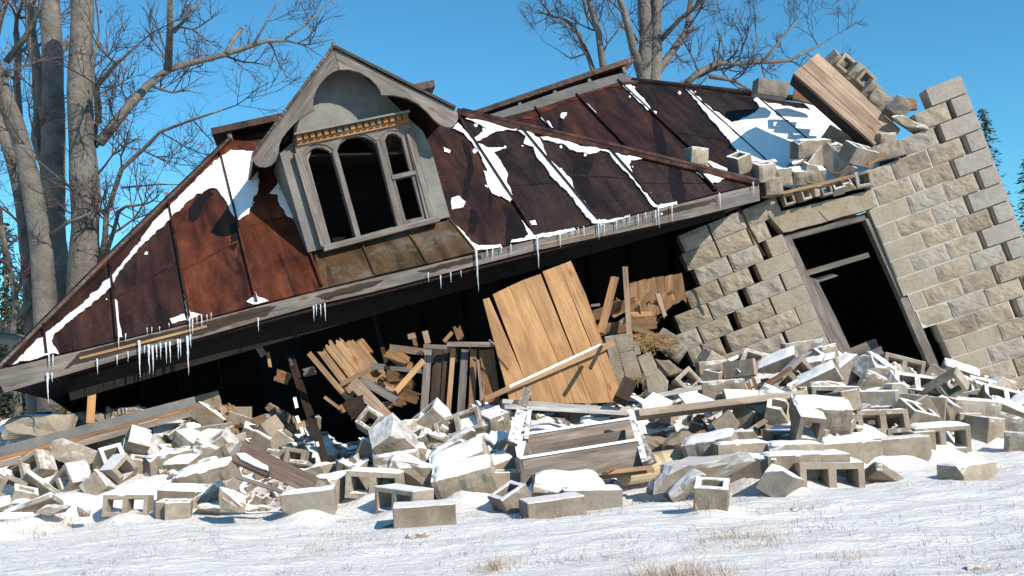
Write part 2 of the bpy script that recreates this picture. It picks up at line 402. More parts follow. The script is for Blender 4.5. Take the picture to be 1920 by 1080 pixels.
# ------------------------------------------------------------------ ground
MT = [(-200, 9.0, 9.6, 0.25), (-60, 8.3, 9.2, 0.60), (0, 8.1, 9.0, 0.66), (200, 8.0, 9.2, 0.62), (400, 7.6, 8.9, 0.62), (520, 7.4, 8.7, 0.42), (600, 7.4, 8.4, 0.24),
      (700, 7.3, 8.1, 0.34), (850, 7.5, 8.6, 0.48), (960, 7.4, 8.6, 0.45), (1000, 7.3, 8.6, 0.42), (1200, 8.0, 9.4, 0.50), (1400, 7.4, 9.9, 0.72),
      (1600, 7.9, 10.0, 0.62), (1700, 8.3, 10.1, 0.55), (1830, 8.9, 10.2, 0.42), (1920, 9.8, 10.7, 0.32), (2100, 10.2, 10.9, 0.25)]
def mound(x, y):
    if y < 6.5 or y > 15: return 0.0
    px = 960 + x / (y / math.cos(PITCH)) * FPX / 1.0
    Yb, Yt, zt = table(px, MT)
    t = max(0.0, min(1.0, (y - Yb) / (Yt - Yb))); t = t * t * (3 - 2 * t) * 0.6 + t * 0.4
    z = (zt + 0.05) * t
    if y > Yt + 0.5: z *= max(0.25, 1 - (y - Yt - 0.5) * 0.7)
    if px < -200: z *= max(0, 1 + (px + 200) / 400)
    if px > 2100: z *= max(0, 1 - (px - 2100) / 300)
    return z
def gnoise(x, y):
    return 0.035 * nz(x * 0.7, y * 0.9) + 0.022 * nz(x * 2.1 + 5, y * 4.0) + 0.012 * nz(x * 5, y * 11, 3) + 0.006 * nz(x * 14, y * 30, 6)
def H(x, y): 
    m = mound(x, y)
    h0 = m + gnoise(x, y) + (0.09 * nz(x * 2.7, y * 2.7, 8) + 0.04 * nz(x * 7, y * 7, 2)) * min(1, m * 4)
    sw = sz = 0.0; cx_, cy_ = int(x // .4), int(y // .4)
    for i in (-1, 0, 1):
        for j in (-1, 0, 1):
            for ax_, ay_, az_ in ANCH.get((cx_ + i, cy_ + j), ()):
                q = math.exp(-((x - ax_) ** 2 + (y - ay_) ** 2) / 0.026); sw += q; sz += q * az_
    if sw > 1e-4:
        k = min(1.0, sw * 1.3); h0 = h0 * (1 - k) + sz / sw * k
    return h0
ANCH = {}
def hit(px, py, lift=0.0, y0=4.0, y1=40.0):
    d = ray(px, py); d = d / d.y; y = y0; st = 0.02
    while y < y1:
        p = CO + d * y
        if p.z <= H(p.x, p.y) + lift: return y
        y += st if y < 12 else 0.2
    return y1
def build_ground():
    xs = []; x = -400.0
    xs = [-900, -400, -200, -100, -60, -40, -28, -20, -15, -11, -9, -7.5] + [-6.6 + 0.045 * i for i in range(int(13.6 / 0.045))] + [7.5, 9, 11, 15, 20, 28, 40, 60, 100, 200, 400, 900]
    ys = [-60, -20, -6, 0, 2, 3.2] + [3.8 + 0.035 * i for i in range(int(7.2 / 0.035))] + [11.1, 11.3, 11.6, 12, 12.5, 13, 14, 15, 17, 20, 24, 30, 40, 60, 90, 140, 220, 400, 900]
    vs = []; 
    for y in ys:
        for x in xs:
            far = 0.35 * nz(x * 0.03, y * 0.03) * min(1, max(0, (y - 16) / 30)) if abs(x) < 500 else 0
            vs.append((x, y, H(x, y) + far))
    n = len(xs); fs = [(j * n + i, j * n + i + 1, (j + 1) * n + i + 1, (j + 1) * n + i) for j in range(len(ys) - 1) for i in range(n - 1)]
    mb = MB(); mb.add(vs, fs); o = mb.build('snow_ground', 'ground', smooth=True, origin=Vector((0, 0, 0))); tag(o, kind='structure')
    o['label'] = 'snow covered field and rubble slope with short grass poking through'

# ------------------------------------------------------------------ house frame of reference
E0 = P(2, 688, 7.75); E1 = P(1418, 345, 9.75); T0 = P(432, 262, 9.75)
nF = (E1 - E0).cross(T0 - E0).normalized(); nF = nF if nF.dot(CO - E0) > 0 else -nF
F = (E0, nF)
ed = (E1 - E0); nE = Vector((ed.y, -ed.x, 0)).normalized(); ED = ed.normalized()
EV = (E0 + nE * 0.0, nE)
house = empty('collapsed_house', P(700, 600, 9.0) * 1.0, 'collapsed old house, rusty hipped metal roof with one arched dormer', 'house')
house.location.z = 0.0

# interior shell: keeps the rooms dark
def quad_slab(mb, pts, th, nrm):
    nrm = nrm.normalized(); A = [Vector(p) for p in pts]; B = [p - nrm * th for p in A]
    k = len(A); fs = [tuple(range(k)), tuple(range(2 * k - 1, k - 1, -1))] + [(i, k + i, k + (i + 1) % k, (i + 1) % k) for i in range(k)]
    ax = (A[1] - A[0]).normalized(); ay = nrm.cross(ax)
    mb.add(A + B, fs, [(p.dot(ax), p.dot(ay)) for p in A + B])
B0 = P(205, 822, 11.6)
T0b = T0 + Vector((0.35, 2.3, 0.05)); 
mb = MB(); quad_slab(mb, [E0 + Vector((0, 0.02, 0)), B0, T0b, T0], 0.05, (B0 - E0).cross(T0 - E0) * -1); mb.build('side_roof_slope', 'rustM', house, recalc=True)
mb = MB(); T1 = PL(866, 207, F)
T1b = T1 + Vector((0.2, 2.0, 0)); mb = MB()
quad_slab(mb, [T0 + Vector((0, .02, -.03)), T1 + Vector((0, .02, -.03)), T1b, T0b], 0.06, Vector((0, 0, 1))); mb.build('roof_deck', 'rustM', house, recalc=True)
# rear wall and side walls of the dark rooms
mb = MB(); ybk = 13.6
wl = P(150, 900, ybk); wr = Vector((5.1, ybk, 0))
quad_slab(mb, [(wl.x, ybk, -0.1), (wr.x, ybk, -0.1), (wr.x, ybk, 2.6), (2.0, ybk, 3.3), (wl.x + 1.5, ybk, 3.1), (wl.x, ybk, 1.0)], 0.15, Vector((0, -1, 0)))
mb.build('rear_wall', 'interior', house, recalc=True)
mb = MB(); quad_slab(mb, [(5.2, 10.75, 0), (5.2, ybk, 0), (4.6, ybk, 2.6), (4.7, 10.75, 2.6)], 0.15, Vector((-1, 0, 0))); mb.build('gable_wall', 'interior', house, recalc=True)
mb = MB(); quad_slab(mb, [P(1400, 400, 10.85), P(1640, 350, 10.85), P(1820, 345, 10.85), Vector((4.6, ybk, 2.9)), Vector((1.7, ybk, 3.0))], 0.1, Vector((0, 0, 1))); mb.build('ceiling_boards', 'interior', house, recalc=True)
# partition deep inside
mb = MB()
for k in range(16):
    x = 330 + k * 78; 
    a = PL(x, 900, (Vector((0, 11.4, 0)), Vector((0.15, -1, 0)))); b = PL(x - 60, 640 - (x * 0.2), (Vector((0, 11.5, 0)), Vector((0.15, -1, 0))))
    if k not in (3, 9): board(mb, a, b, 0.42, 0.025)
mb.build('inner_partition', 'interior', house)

# ---- front roof slope: one sheet per bay
eave = [(20, 686), (89, 668), (221, 638), (357, 604), (482, 571), (605, 541), (705, 517), (800, 495), (893, 473), (1005, 445), (1121, 418), (1235, 390), (1343, 362), (1420, 344)]
hipL = lambda x: 690 + (x - 0) * (262 - 690) / 430.0
top = {89: (83, hipL(83)), 221: (207, hipL(207)), 357: (316, hipL(316)), 482: (412, hipL(412)), 605: (505, 268), 705: (622, 250), 800: (722, 238), 893: (790, 225), 1005: (856, 212), 1121: (976, 238), 1235: (1141, 278), 1343: (1306, 318)}
mats = ['rustM', 'rustM', 'rustM', 'rustL', 'rustL', 'rustG', 'rustG', 'rustG', 'rustM', 'rustD', 'rustD', 'rustD', 'rustD']
labels = {3: 'bright red brown rust panel', 5: 'half rusted grey apron sheet under the dormer'}
for i in range(13):
    a, b = eave[i], eave[i + 1]
    ta = top.get(a[0], (5, hipL(5))) if i else (8, hipL(8))
    tb = top.get(b[0], (1416, 342)) if b[0] in top else (1416, 342)
    loop = [a, b, tb, ta]
    if b[0] == 605: loop = [a, b, (505, 268), (432, 262), ta]
    if b[0] == 705: loop = [a, b, (690, 466), (588, 492), (536, 300), (505, 268)]
    if b[0] == 800: loop = [a, b, (775, 438), (690, 466)]
    if b[0] == 893: loop = [a, b, (846, 407), (775, 438)]
    if b[0] == 1005: loop = [a, b, (856, 212), (770, 232), (815, 413)]
    loop2 = []
    for q, (p0, p1) in enumerate(zip(loop, loop[1:] + loop[:1])):
        loop2.append(p0)
    mb = MB(); slab(mb, loop2, F, 0.018, axis=((600, 560), (1200, 415)), front=-0.001 * (i % 2) )
    # standing seam on the right edge, built as a folded ridge
    if b[0] in top and b[0] not in (705, 800, 893):
        s0 = PL(b[0], b[1] - 2, F); s1 = PL(tb[0], tb[1] + 3, F); board(mb, s0 + nF * 0.018, s1 + nF * 0.018, 0.018, 0.042, face=nF)
    if i in (2, 3, 4, 9, 10, 11):   # lap joint across the sheet
        t = 0.42 if i % 2 else 0.5
        la = (lerp(a[0], ta[0], t), lerp(a[1], ta[1], t)); lb = (lerp(b[0], tb[0], t), lerp(b[1], tb[1], t))
        board(mb, PL(*la, F) + nF * 0.002, PL(*lb, F) + nF * 0.002, 0.02, 0.005, face=nF)
    o = mb.build('roof_sheet', mats[i], house)
    if i in labels: o['label'] = labels[i]
# apron strips under the dormer (three small sheets with diagonal laps)
for k, q in enumerate([c2((560, 1010), (775, 960), (840, 1120), (600, 1180)), c2((778, 958), (985, 915), (1080, 1065), (845, 1118)), c2((990, 915), (1180, 862), (1300, 1010), (1085, 1066))]):
    mb = MB(); slab(mb, q, F, 0.012, axis=((600, 560), (1200, 415)), front=0.012 + 0.003 * k)
    board(mb, PL(*q[1], F) + nF * 0.022, PL(*q[2], F) + nF * 0.022, 0.014, 0.02, face=nF)
    o = mb.build('apron_sheet', 'rustG', house)
# hip caps
mb = MB(); mb.tube([PL(0, 689, F) + nF * .01, PL(200, hipL(200), F) + nF * .02, PL(431, 262, F) + nF * .01], [0.03, 0.035, 0.03], 8); mb.build('hip_cap', 'rustM', house)
mb = MB(); mb.tube([PL(858, 209, F) + nF * .01, PL(1140, 275, F) + nF * .025, PL(1422, 342, F) + nF * .01], [0.03, 0.032, 0.03], 8); 
board(mb, PL(858, 214, F) + nF * .02, PL(1421, 347, F) + nF * .02, 0.07, 0.02, face=nF); mb.build('hip_cap', 'rustcap', house)
# right roof flank of the front block, falling away behind the hip
mb = MB(); quad_slab(mb, [T1, T1b, P(1440, 345, 11.6), E1], 0.03, (T1b - T1).cross(E1 - T1)); mb.build('side_roof_slope', 'rustD', house, recalc=True)

# fascia along the eave (grey board, split along a crack) and reddish soffit behind
fas = [(0, 693), (220, 641), (357, 607), (605, 544), (893, 476), (1121, 421), (1343, 365), (1423, 346), (1425, 376), (1300, 407), (1003, 470), (840, 511), (700, 547), (606, 568), (480, 603), (385, 630), (218, 675), (8, 736), (0, 722)]
mb = MB(); slab(mb, fas, (E0 + nE * 0.03, nE), 0.03, axis=((600, 560), (1200, 415))); 
fb = mb.build('fascia_board', 'greywood', house)
mb = MB(); a, b = PL(845, 505, EV), PL(1210, 425, EV)
board(mb, PL(1000, 462, EV) + nE * .035, PL(1110, 438, EV) + nE * .036, 0.012, 0.006, face=nE); mb.build('torn_splinter', 'tanwood', fb); mb = MB(); board(mb, PL(150, 672, EV) + nE * .035, PL(388, 612, EV) + nE * .035, 0.02, 0.012, face=nE)
mb.build('torn_splinter', 'tanwood', fb)
for q in ([(150, 660), (255, 634), (330, 618), (480, 578), (520, 572), (500, 592), (440, 606), (370, 630), (300, 640), (230, 662), (170, 676), (120, 692)], [(590, 556), (640, 540), (690, 528), (720, 524), (700, 538), (650, 552), (610, 562)], [(780, 508), (900, 478), (905, 486), (800, 512)], [(1230, 398), (1340, 372), (1345, 379), (1240, 406)]):
    mb = MB(); slab(mb, ragged(q, 8, 2.5, 3), (E0 + nE * 0.0305, nE), 0.002, axis=((600, 560), (1200, 415))); mb.build('wet_stain', 'dark', fb)
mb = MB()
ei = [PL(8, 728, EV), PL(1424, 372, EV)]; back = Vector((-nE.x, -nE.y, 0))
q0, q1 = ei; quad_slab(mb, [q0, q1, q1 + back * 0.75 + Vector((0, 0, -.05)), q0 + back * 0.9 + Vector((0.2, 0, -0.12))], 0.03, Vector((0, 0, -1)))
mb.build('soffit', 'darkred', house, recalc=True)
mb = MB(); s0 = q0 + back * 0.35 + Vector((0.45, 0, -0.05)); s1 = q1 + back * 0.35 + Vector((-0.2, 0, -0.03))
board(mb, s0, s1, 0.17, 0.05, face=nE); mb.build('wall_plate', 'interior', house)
# rafters seen under the roof
upF = ED.cross(nF); upF = (upF if upF.z > 0 else -upF).normalized()
for k in range(9):
    x = 180 + k * 140; y = 686 - x * 0.242
    if k in (3, 4): continue
    a = PL(x, y, F) - nF * 0.11; b = a + upF * min(2.2, 0.45 * k + 0.4 if k < 4 else max(0.4, (8.6 - k) * 0.42)); mb = MB(); board(mb, a, b, 0.05, 0.12, face=Vector((1, 0, 0))); mb.build('rafter', 'dark', house)
# orange stud propping the left corner
mb = MB(); board(mb, P(175, 700, 8.15), P(169, 792, 8.15), 0.062, 0.04); mb.build('stud', 'pine', house)

# ---- deck cornices
def cornice(xa, ya, xb, yb, Y, name, flo):
    a, b = P(xa, ya, Y), P(xb, yb, Y + flo); d = (b - a).normalized(); bk = Vector((-d.y, d.x, 0)).normalized(); up = Vector((0, 0, 1)); upn = d.cross(bk) * 1.0
    if upn.z < 0: upn = -upn
    mb = MB(); ln = (b - a).length
    mb.box((a + b) / 2 + bk * 0.55 , d * (ln / 2), bk * 0.55, upn * 0.035, jit=0.004, rg=rnd)
    o = mb.build(name, 'rustcap', house)
    mb = MB(); mb.box((a + b) / 2 + bk * 0.35 - upn * 0.14, d * (ln / 2 - 0.1), bk * 0.02, upn * 0.105); mb.build('frieze_board', 'dark', o)
    mb = MB(); mb.box((a + b) / 2 + bk * 0.3 - upn * 0.215, d * (ln / 2 - 0.12), bk * 0.02, upn * 0.03, jit=0.006, rg=rnd); mb.build('moulding', 'greywood', o)
    k = int(ln / 0.5)
    for i in range(k + 1):
        c = a + d * (0.16 + (ln - 0.32) * i / max(1, k)) + bk * 0.17 - upn * 0.09
        mb = MB(); mb.box(c, d * 0.022, bk * 0.13, upn * 0.045, jit=0.004, rg=rnd); mb.box(c - upn * 0.05 + bk * 0.06, d * 0.02, bk * 0.06, upn * 0.03); mb.build('bracket', 'galv', o)
    return o
cornice(396, 246, 815, 156, 9.7, 'deck_cornice', 0.45)
cornice(884, 214, 1188, 110, 12.95, 'deck_cornice', 0.3)

# ---- rear roof slope behind the hip
R1 = P(1160, 150, 12.9); R2 = P(880, 218, 12.5); R3 = P(1560, 310, 11.35)
nR = (R2 - R1).cross(R3 - R1).normalized(); nR = nR if nR.dot(CO - R1) > 0 else -nR
RP = (R1, nR)
seamsR = [c3((400, 300), (560, 520)), c3((590, 240), (830, 490)), c3((780, 175), (1160, 530)), [(1284, 166), (1462, 326)], [(1421, 185), (1580, 320)]]
tops = [(850, 222)] + [s[0] for s in seamsR] + [(1640, 212)]
bots = [(960, 345)] + [(s[1][0] + (s[1][0] - s[0][0]) * 0.45, s[1][1] + (s[1][1] - s[0][1]) * 0.45) for s in seamsR] + [(1730, 380)]
for i in range(6):
    mb = MB(); slab(mb, [bots[i], bots[i + 1], tops[i + 1], tops[i]], RP, 0.018, axis=((1000, 200), (1200, 140)), front=-0.001 * (i % 2))
    if i < 5: board(mb, PL(*tops[i + 1], RP) + nR * 0.014, PL(*bots[i + 1], RP) + nR * 0.014, 0.016, 0.034, face=nR)
    if i in (3, 4):
        t = 0.45; A = lambda p, q: (lerp(p[0], q[0], t), lerp(p[1], q[1], t))
        board(mb, PL(*A(tops[i], bots[i]), RP) + nR * .002, PL(*A(tops[i + 1], bots[i + 1]), RP) + nR * .002, 0.02, 0.005, face=nR)
    mb.build('roof_sheet', 'rustD' if i > 2 else 'rustM', house)
mb = MB(); slab(mb, c3((150, 345), (225, 320), (400, 262), (580, 200), (760, 150), (800, 140), (870, 165), (880, 178), (780, 182), (600, 240), (410, 302), (230, 350)), RP, 0.01, front=0.012); mb.build('ridge_flashing', 'galv', house)
mb = MB(); slab(mb, ragged(c3((330, 352), (420, 296), (600, 236), (770, 180), (900, 182), (840, 190), (700, 215), (600, 262), (480, 300), (400, 345)), 8, 3), RP, 0.004, front=0.0075); mb.build('rust_bleed', 'rustL', house)
mb = MB(); mb.tube([PL(1185, 150, RP), PL(1380, 172, RP), PL(1545, 190, RP), PL(1650, 214, RP)], [0.035, 0.04, 0.04, 0.04], 8); mb.build('hip_cap', 'rustD', house)
HB = [PL(1160, 146, RP), PL(1650, 214, RP)]
mb = MB(); quad_slab(mb, [HB[0], HB[1], HB[1] + Vector((-.3, 2, -1.2)), HB[0] + Vector((-.6, 1.2, 0.0))], 0.03, Vector((.3, .5, 1))); mb.build('side_roof_slope', 'rustD', house, recalc=True)
mb = MB(); slab(mb, c4((285, 215), (345, 205), (400, 270), (402, 300), (275, 268)), (P(1510, 180, 11.9), Vector((0, -1, .2))), 0.05); mb.build('broken_eave_board', 'brown', house); mb = MB(); slab(mb, c4((710, 255), (868, 272), (876, 318), (760, 330)), (P(1690, 190, 11.6), Vector((0, -1, .2))), 0.05); mb.build('broken_eave_board', 'brown', house)

# ------------------------------------------------------------------ dormer
DC = PL(722, 452, F); nD = (nE + Vector((0, 0, 0.02))).normalized()
DP = (DC + nD * 0.02, nD); bkD = Vector((-nD.x, -nD.y, 0)).normalized()
holes = [c2((640, 972), (748, 948), (642, 560), (628, 545), (600, 534), (570, 531), (545, 542), (530, 560), (525, 580)),
         c2((778, 940), (945, 900), (850, 522), (835, 500), (800, 483), (760, 480), (715, 490), (680, 515), (668, 548)),
         c2((925, 658), (1003, 640), (965, 492), (945, 472), (920, 465), (898, 475), (888, 500)),
         c2((935, 680), (1012, 664), (1062, 850), (985, 866))]
panel = c2((413, 552), (462, 505), (470, 440), (520, 330), (600, 210), (660, 150), (760, 180), (900, 300), (1000, 400), (1062, 455), (1100, 535), (1187, 850), (545, 1012))
opening = c2((535, 590), (560, 520), (620, 515), (700, 480), (800, 470), (930, 455), (975, 480), (1075, 855), (640, 975))
mb = MB(); slab(mb, [panel, opening], DP, 0.03, axis=((500, 300), (520, 400)))
# cheeks running back into the roof
for (p, q) in ((c2((413, 552))[0], c2((545, 1012))[0]), (c2((1100, 535))[0], c2((1187, 850))[0])):
    a, b = PL(*p, DP), PL(*q, DP)
    # end where it meets roof plane F
    def hitF(x): t = (F[0] - x).dot(nF) / bkD.dot(nF); return x + bkD * max(0.03, t)
    quad_slab(mb, [a, b, hitF(b), hitF(a)], 0.02, (b - a).cross(bkD))
dormer = mb.build('dormer', 'galv', house, recalc=True)
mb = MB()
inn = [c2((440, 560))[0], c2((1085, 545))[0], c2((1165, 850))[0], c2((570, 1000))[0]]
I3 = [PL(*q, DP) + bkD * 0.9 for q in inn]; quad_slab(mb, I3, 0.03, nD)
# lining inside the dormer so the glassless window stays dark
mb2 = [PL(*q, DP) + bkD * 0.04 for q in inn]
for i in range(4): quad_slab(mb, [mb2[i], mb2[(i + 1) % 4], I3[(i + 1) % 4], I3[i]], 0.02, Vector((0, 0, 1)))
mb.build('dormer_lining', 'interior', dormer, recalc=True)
# window frame
frame = c2((468, 490), (990, 385), (1012, 478), (1120, 850), (1128, 862), (612, 998), (560, 800), (500, 575))
WP = (DP[0] + nD * 0.035, nD)
mb = MB(); slab(mb, [frame] + holes, WP, 0.06, axis=((640, 700), (560, 400))); mb.build('window_frame', 'greywood', dormer)
for (a, b, wd) in ((c2((655, 548))[0], c2((765, 945))[0], 0.045), (c2((860, 505))[0], c2((958, 898))[0], 0.05), (c2((990, 470))[0], c2((1085, 858))[0], 0.03)):
    mb = MB(); board(mb, PL(*a, WP) + nD * 0.008, PL(*b, WP) + nD * 0.008, wd, 0.03, face=nD); mb.build('mullion', 'greywood', dormer)
mb = MB(); board(mb, PL(*c2((918, 672))[0], WP) + nD * 0.008, PL(*c2((1028, 648))[0], WP) + nD * 0.008, 0.035, 0.03, face=nD); mb.build('meeting_rail', 'lightwood' if 'lightwood' in M else 'greywood', dormer)
for p, q in ((c2((484, 560))[0], c2((608, 985))[0]), (c2((1000, 470))[0], c2((1108, 860))[0])):
    mb = MB(); board(mb, PL(*p, WP) + nD * 0.016, PL(*q, WP) + nD * 0.016, 0.06, 0.03, face=nD); mb.build('casing', 'greywood', dormer)
mb = MB(); slab(mb, [c2((468, 490), (990, 385), (1008, 440), (960, 452), (905, 452), (880, 470), (850, 500), (800, 470), (730, 472), (680, 500), (655, 545), (620, 520), (560, 512), (520, 540), (500, 575), (482, 570))], (WP[0] + nD * 0.012, nD), 0.02, axis=((500, 290), (760, 230))); mb.build('window_head', 'greywood', dormer)
mb = MB(); board(mb, PL(*c2((604, 1000))[0], WP) + nD * 0.01, PL(*c2((1132, 862))[0], WP) + nD * 0.01, 0.05, 0.10, face=nD); mb.build('sill', 'greywood', dormer)
a, b = PL(*c2((466, 484))[0], WP), PL(*c2((992, 378))[0], WP); d = (b - a).normalized(); upv = nD.cross(d); upv = upv if upv.z > 0 else -upv
mb = MB(); mb.box((a + b) / 2 + nD * 0.05, d * ((b - a).length / 2), upv * 0.008, nD * 0.07); mb.build('drip_cap', 'galv', dormer)
mb = MB(); mb.box((a + b) / 2 + nD * 0.02 - upv * 0.05, d * ((b - a).length / 2 - .01), upv * 0.04, nD * 0.018)
db = mb.build('dentil_band', 'dentil', dormer)
for i in range(17):
    mb = MB(); c = a + d * ((b - a).length * (i + 0.6) / 17.4) + nD * 0.058 - upv * 0.034; mb.box(c, d * 0.019, upv * 0.021, nD * 0.02, jit=0.002, rg=rnd)
    mb.build('dentil', 'greywood' if i in (6, 7, 12) else 'dentil', db)
# bargeboards with cusped arch, 0.3 m in front of the face
BP = (DP[0] + nD * 0.30, nD)
# pixel outlines were traced where the boards appear, on their own nearer plane
bl = c2((650, 72), (560, 190), (460, 330), (370, 450), (285, 560), (281, 585), (290, 608), (312, 620), (340, 622), (368, 612), (388, 590), (398, 560), (402, 520), (414, 490), (440, 455), (475, 418), (518, 384), (565, 357), (557, 338), (560, 305), (572, 268), (592, 235), (620, 204), (650, 183), (676, 174))
br = c2((652, 72), (760, 133), (900, 205), (1040, 275), (1208, 356), (1222, 372), (1226, 398), (1214, 424), (1190, 440), (1160, 434), (1136, 422), (1112, 400), (1082, 366), (1042, 330), (990, 304), (930, 291), (872, 290), (866, 268), (848, 242), (820, 213), (772, 185), (722, 172), (679, 173))
mb = MB(); slab(mb, bl, BP, 0.035, axis=((625, 90), (478, 290))); mb.build('bargeboard', 'greywood', dormer)
mb = MB(); slab(mb, br, BP, 0.035, axis=((625, 90), (855, 210))); mb.build('bargeboard', 'greywood', dormer)
ap = PL(*c2((650, 66))[0], BP); le = PL(*c2((280, 566))[0], BP); re_ = PL(*c2((1212, 350))[0], BP)
for e, nm in ((le, 'l'), (re_, 'r')):
    mb = MB(); n_ = (e - ap).cross(bkD); n_ = n_ if n_.z > 0 else -n_; n_.normalize()
    f0 = ap + nD * 0.03 + n_ * 0.012; f1 = e + nD * 0.03 + n_ * 0.012
    tb = 1.3; te = (F[0] - e).dot(nF) / bkD.dot(nF)
    quad_slab(mb, [f0, f1, f1 + bkD * (0.38 if nm == 'r' else 0.42), e + bkD * max(0.5, te) , ap + bkD * 1.75], 0.025, n_)
    mb.build('dormer_roof_sheet', 'rustD', dormer, recalc=True)
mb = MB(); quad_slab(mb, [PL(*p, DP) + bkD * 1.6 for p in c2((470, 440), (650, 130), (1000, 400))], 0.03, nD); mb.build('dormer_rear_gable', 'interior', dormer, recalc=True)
mb = MB(); mb.tube([ap + nD * .03 + Vector((0, 0, -.01)), ap + nD * .03 + Vector((0, 0, .02)), ap + nD * .03 + Vector((0, 0, 0.035))], [0.012, 0.022, 0.008], 8); mb.build('finial', 'galv', dormer)
mb = MB(); board(mb, PL(*c2((640, 222))[0], DP) + nD * 0.12, PL(*c2((648, 268))[0], DP) + nD * 0.12, 0.012, 0.01); mb.build('hanging_stick', 'greywood', dormer)

# ------------------------------------------------------------------ roof snow
sp = [
 [(22, 684), (60, 646), (105, 608), (150, 573), (205, 520), (240, 480), (262, 450), (285, 418), (318, 385), (345, 358), (385, 318), (405, 299), (432, 281), (478, 284), (484, 320), (487, 352), (476, 374), (466, 402), (445, 412), (437, 405), (425, 380), (405, 355), (398, 352), (372, 364), (348, 382), (321, 410), (290, 438), (264, 463), (220, 514), (209, 538), (192, 553), (136, 598), (104, 625), (95, 640), (112, 662), (83, 668)],
 [(520, 350), (546, 372), (553, 412), (535, 400), (522, 380)],
 c3((15, 395), (45, 368), (80, 400), (125, 452), (175, 480), (225, 485), (275, 475), (240, 500), (212, 505), (240, 545), (275, 600), (270, 640), (290, 680), (298, 720), (285, 735), (255, 715), (200, 695), (175, 640), (165, 590), (180, 590), (130, 490), (70, 415)),
 c3((80, 345), (170, 355), (250, 385), (320, 400), (240, 407), (190, 425), (150, 450), (120, 455), (115, 440), (160, 412), (175, 395), (130, 372)),
 c3((320, 400), (345, 400), (390, 412), (405, 430), (420, 435), (430, 450), (435, 480), (470, 540), (510, 575), (550, 610), (575, 640), (575, 665), (610, 710), (650, 760), (685, 800), (700, 815), (760, 810), (830, 796), (835, 808), (760, 824), (690, 837), (660, 830), (610, 770), (560, 700), (520, 660), (470, 610), (445, 570), (405, 530), (390, 480), (345, 465), (350, 430)),
 c3((430, 432), (480, 437), (550, 450), (590, 470), (640, 480), (680, 475), (740, 495), (800, 515), (860, 520), (905, 530), (880, 537), (845, 542), (835, 560), (850, 600), (875, 660), (900, 685), (940, 685), (925, 700), (950, 740), (970, 745), (1055, 735), (1058, 748), (975, 762), (945, 755), (900, 700), (870, 650), (810, 590), (770, 545), (740, 512), (700, 500), (655, 515), (600, 507), (560, 492), (530, 468), (480, 455), (440, 450)),
 c3((1145, 597), (1200, 600), (1275, 625), (1240, 648), (1217, 645), (1227, 670), (1200, 645)),
 c3((10, 820), (60, 860), (110, 915), (140, 935), (240, 928), (250, 942), (140, 958), (85, 965), (90, 930), (40, 860)),
 c3((340, 815), (375, 860), (405, 883), (480, 870), (580, 852), (590, 864), (500, 887), (400, 902), (330, 918), (287, 918), (292, 906), (350, 900), (368, 882)),
 c3((375, 818), (405, 818), (408, 837), (375, 840)), c3((15, 712), (50, 705), (80, 735), (70, 757), (20, 770), (12, 740)),
 [(213, 555), (220, 565), (223, 600), (229, 632), (219, 634)], [(345, 552), (350, 570), (358, 585), (378, 589), (352, 602)],
 [(318, 598), (345, 588), (350, 600), (322, 607)], [(473, 530), (482, 555), (505, 564), (478, 572), (462, 566), (476, 555)],
 c2((1158, 528), (1190, 545), (1185, 560), (1160, 552)), c2((355, 745), (400, 690), (425, 700), (400, 745))]
for i, p in enumerate(sp):
    mb = MB(); snow_patch(mb, p, F, 0.022 if i < 7 else 0.014, 4, 3.0 if i < 7 else 1.6, i, 1.6 if i < 7 else 1.0); mb.build('snow_patch', 'snow', house, smooth=False)
spR = [c3((800, 190), (840, 195), (870, 225), (905, 260), (935, 312), (920, 312), (880, 275), (840, 235)),
 [(1284, 166), (1298, 170), (1330, 200), (1350, 214), (1372, 228), (1387, 224), (1412, 212), (1424, 200), (1412, 187), (1420, 182), (1440, 192), (1480, 199), (1520, 207), (1500, 190), (1510, 187), (1545, 198), (1562, 212), (1600, 240), (1650, 300), (1650, 350), (1560, 370), (1470, 352), (1425, 330), (1400, 310), (1388, 296), (1375, 276), (1357, 252), (1335, 228), (1310, 196)],
 c3((625, 270), (655, 288), (690, 330), (680, 333), (640, 290)), c3((425, 340), (460, 360), (490, 395), (465, 385), (430, 355)),
 c3((512, 335), (525, 320), (543, 322), (545, 335), (530, 350), (515, 348)),
 c3((1110, 490), (1190, 540), (1290, 580), (1300, 600), (1200, 575), (1130, 530))]
for i, p in enumerate(spR):
    mb = MB(); snow_patch(mb, p, RP, 0.024, 4, 2.8, 30 + i, 1.6); mb.build('snow_patch', 'snow', house)

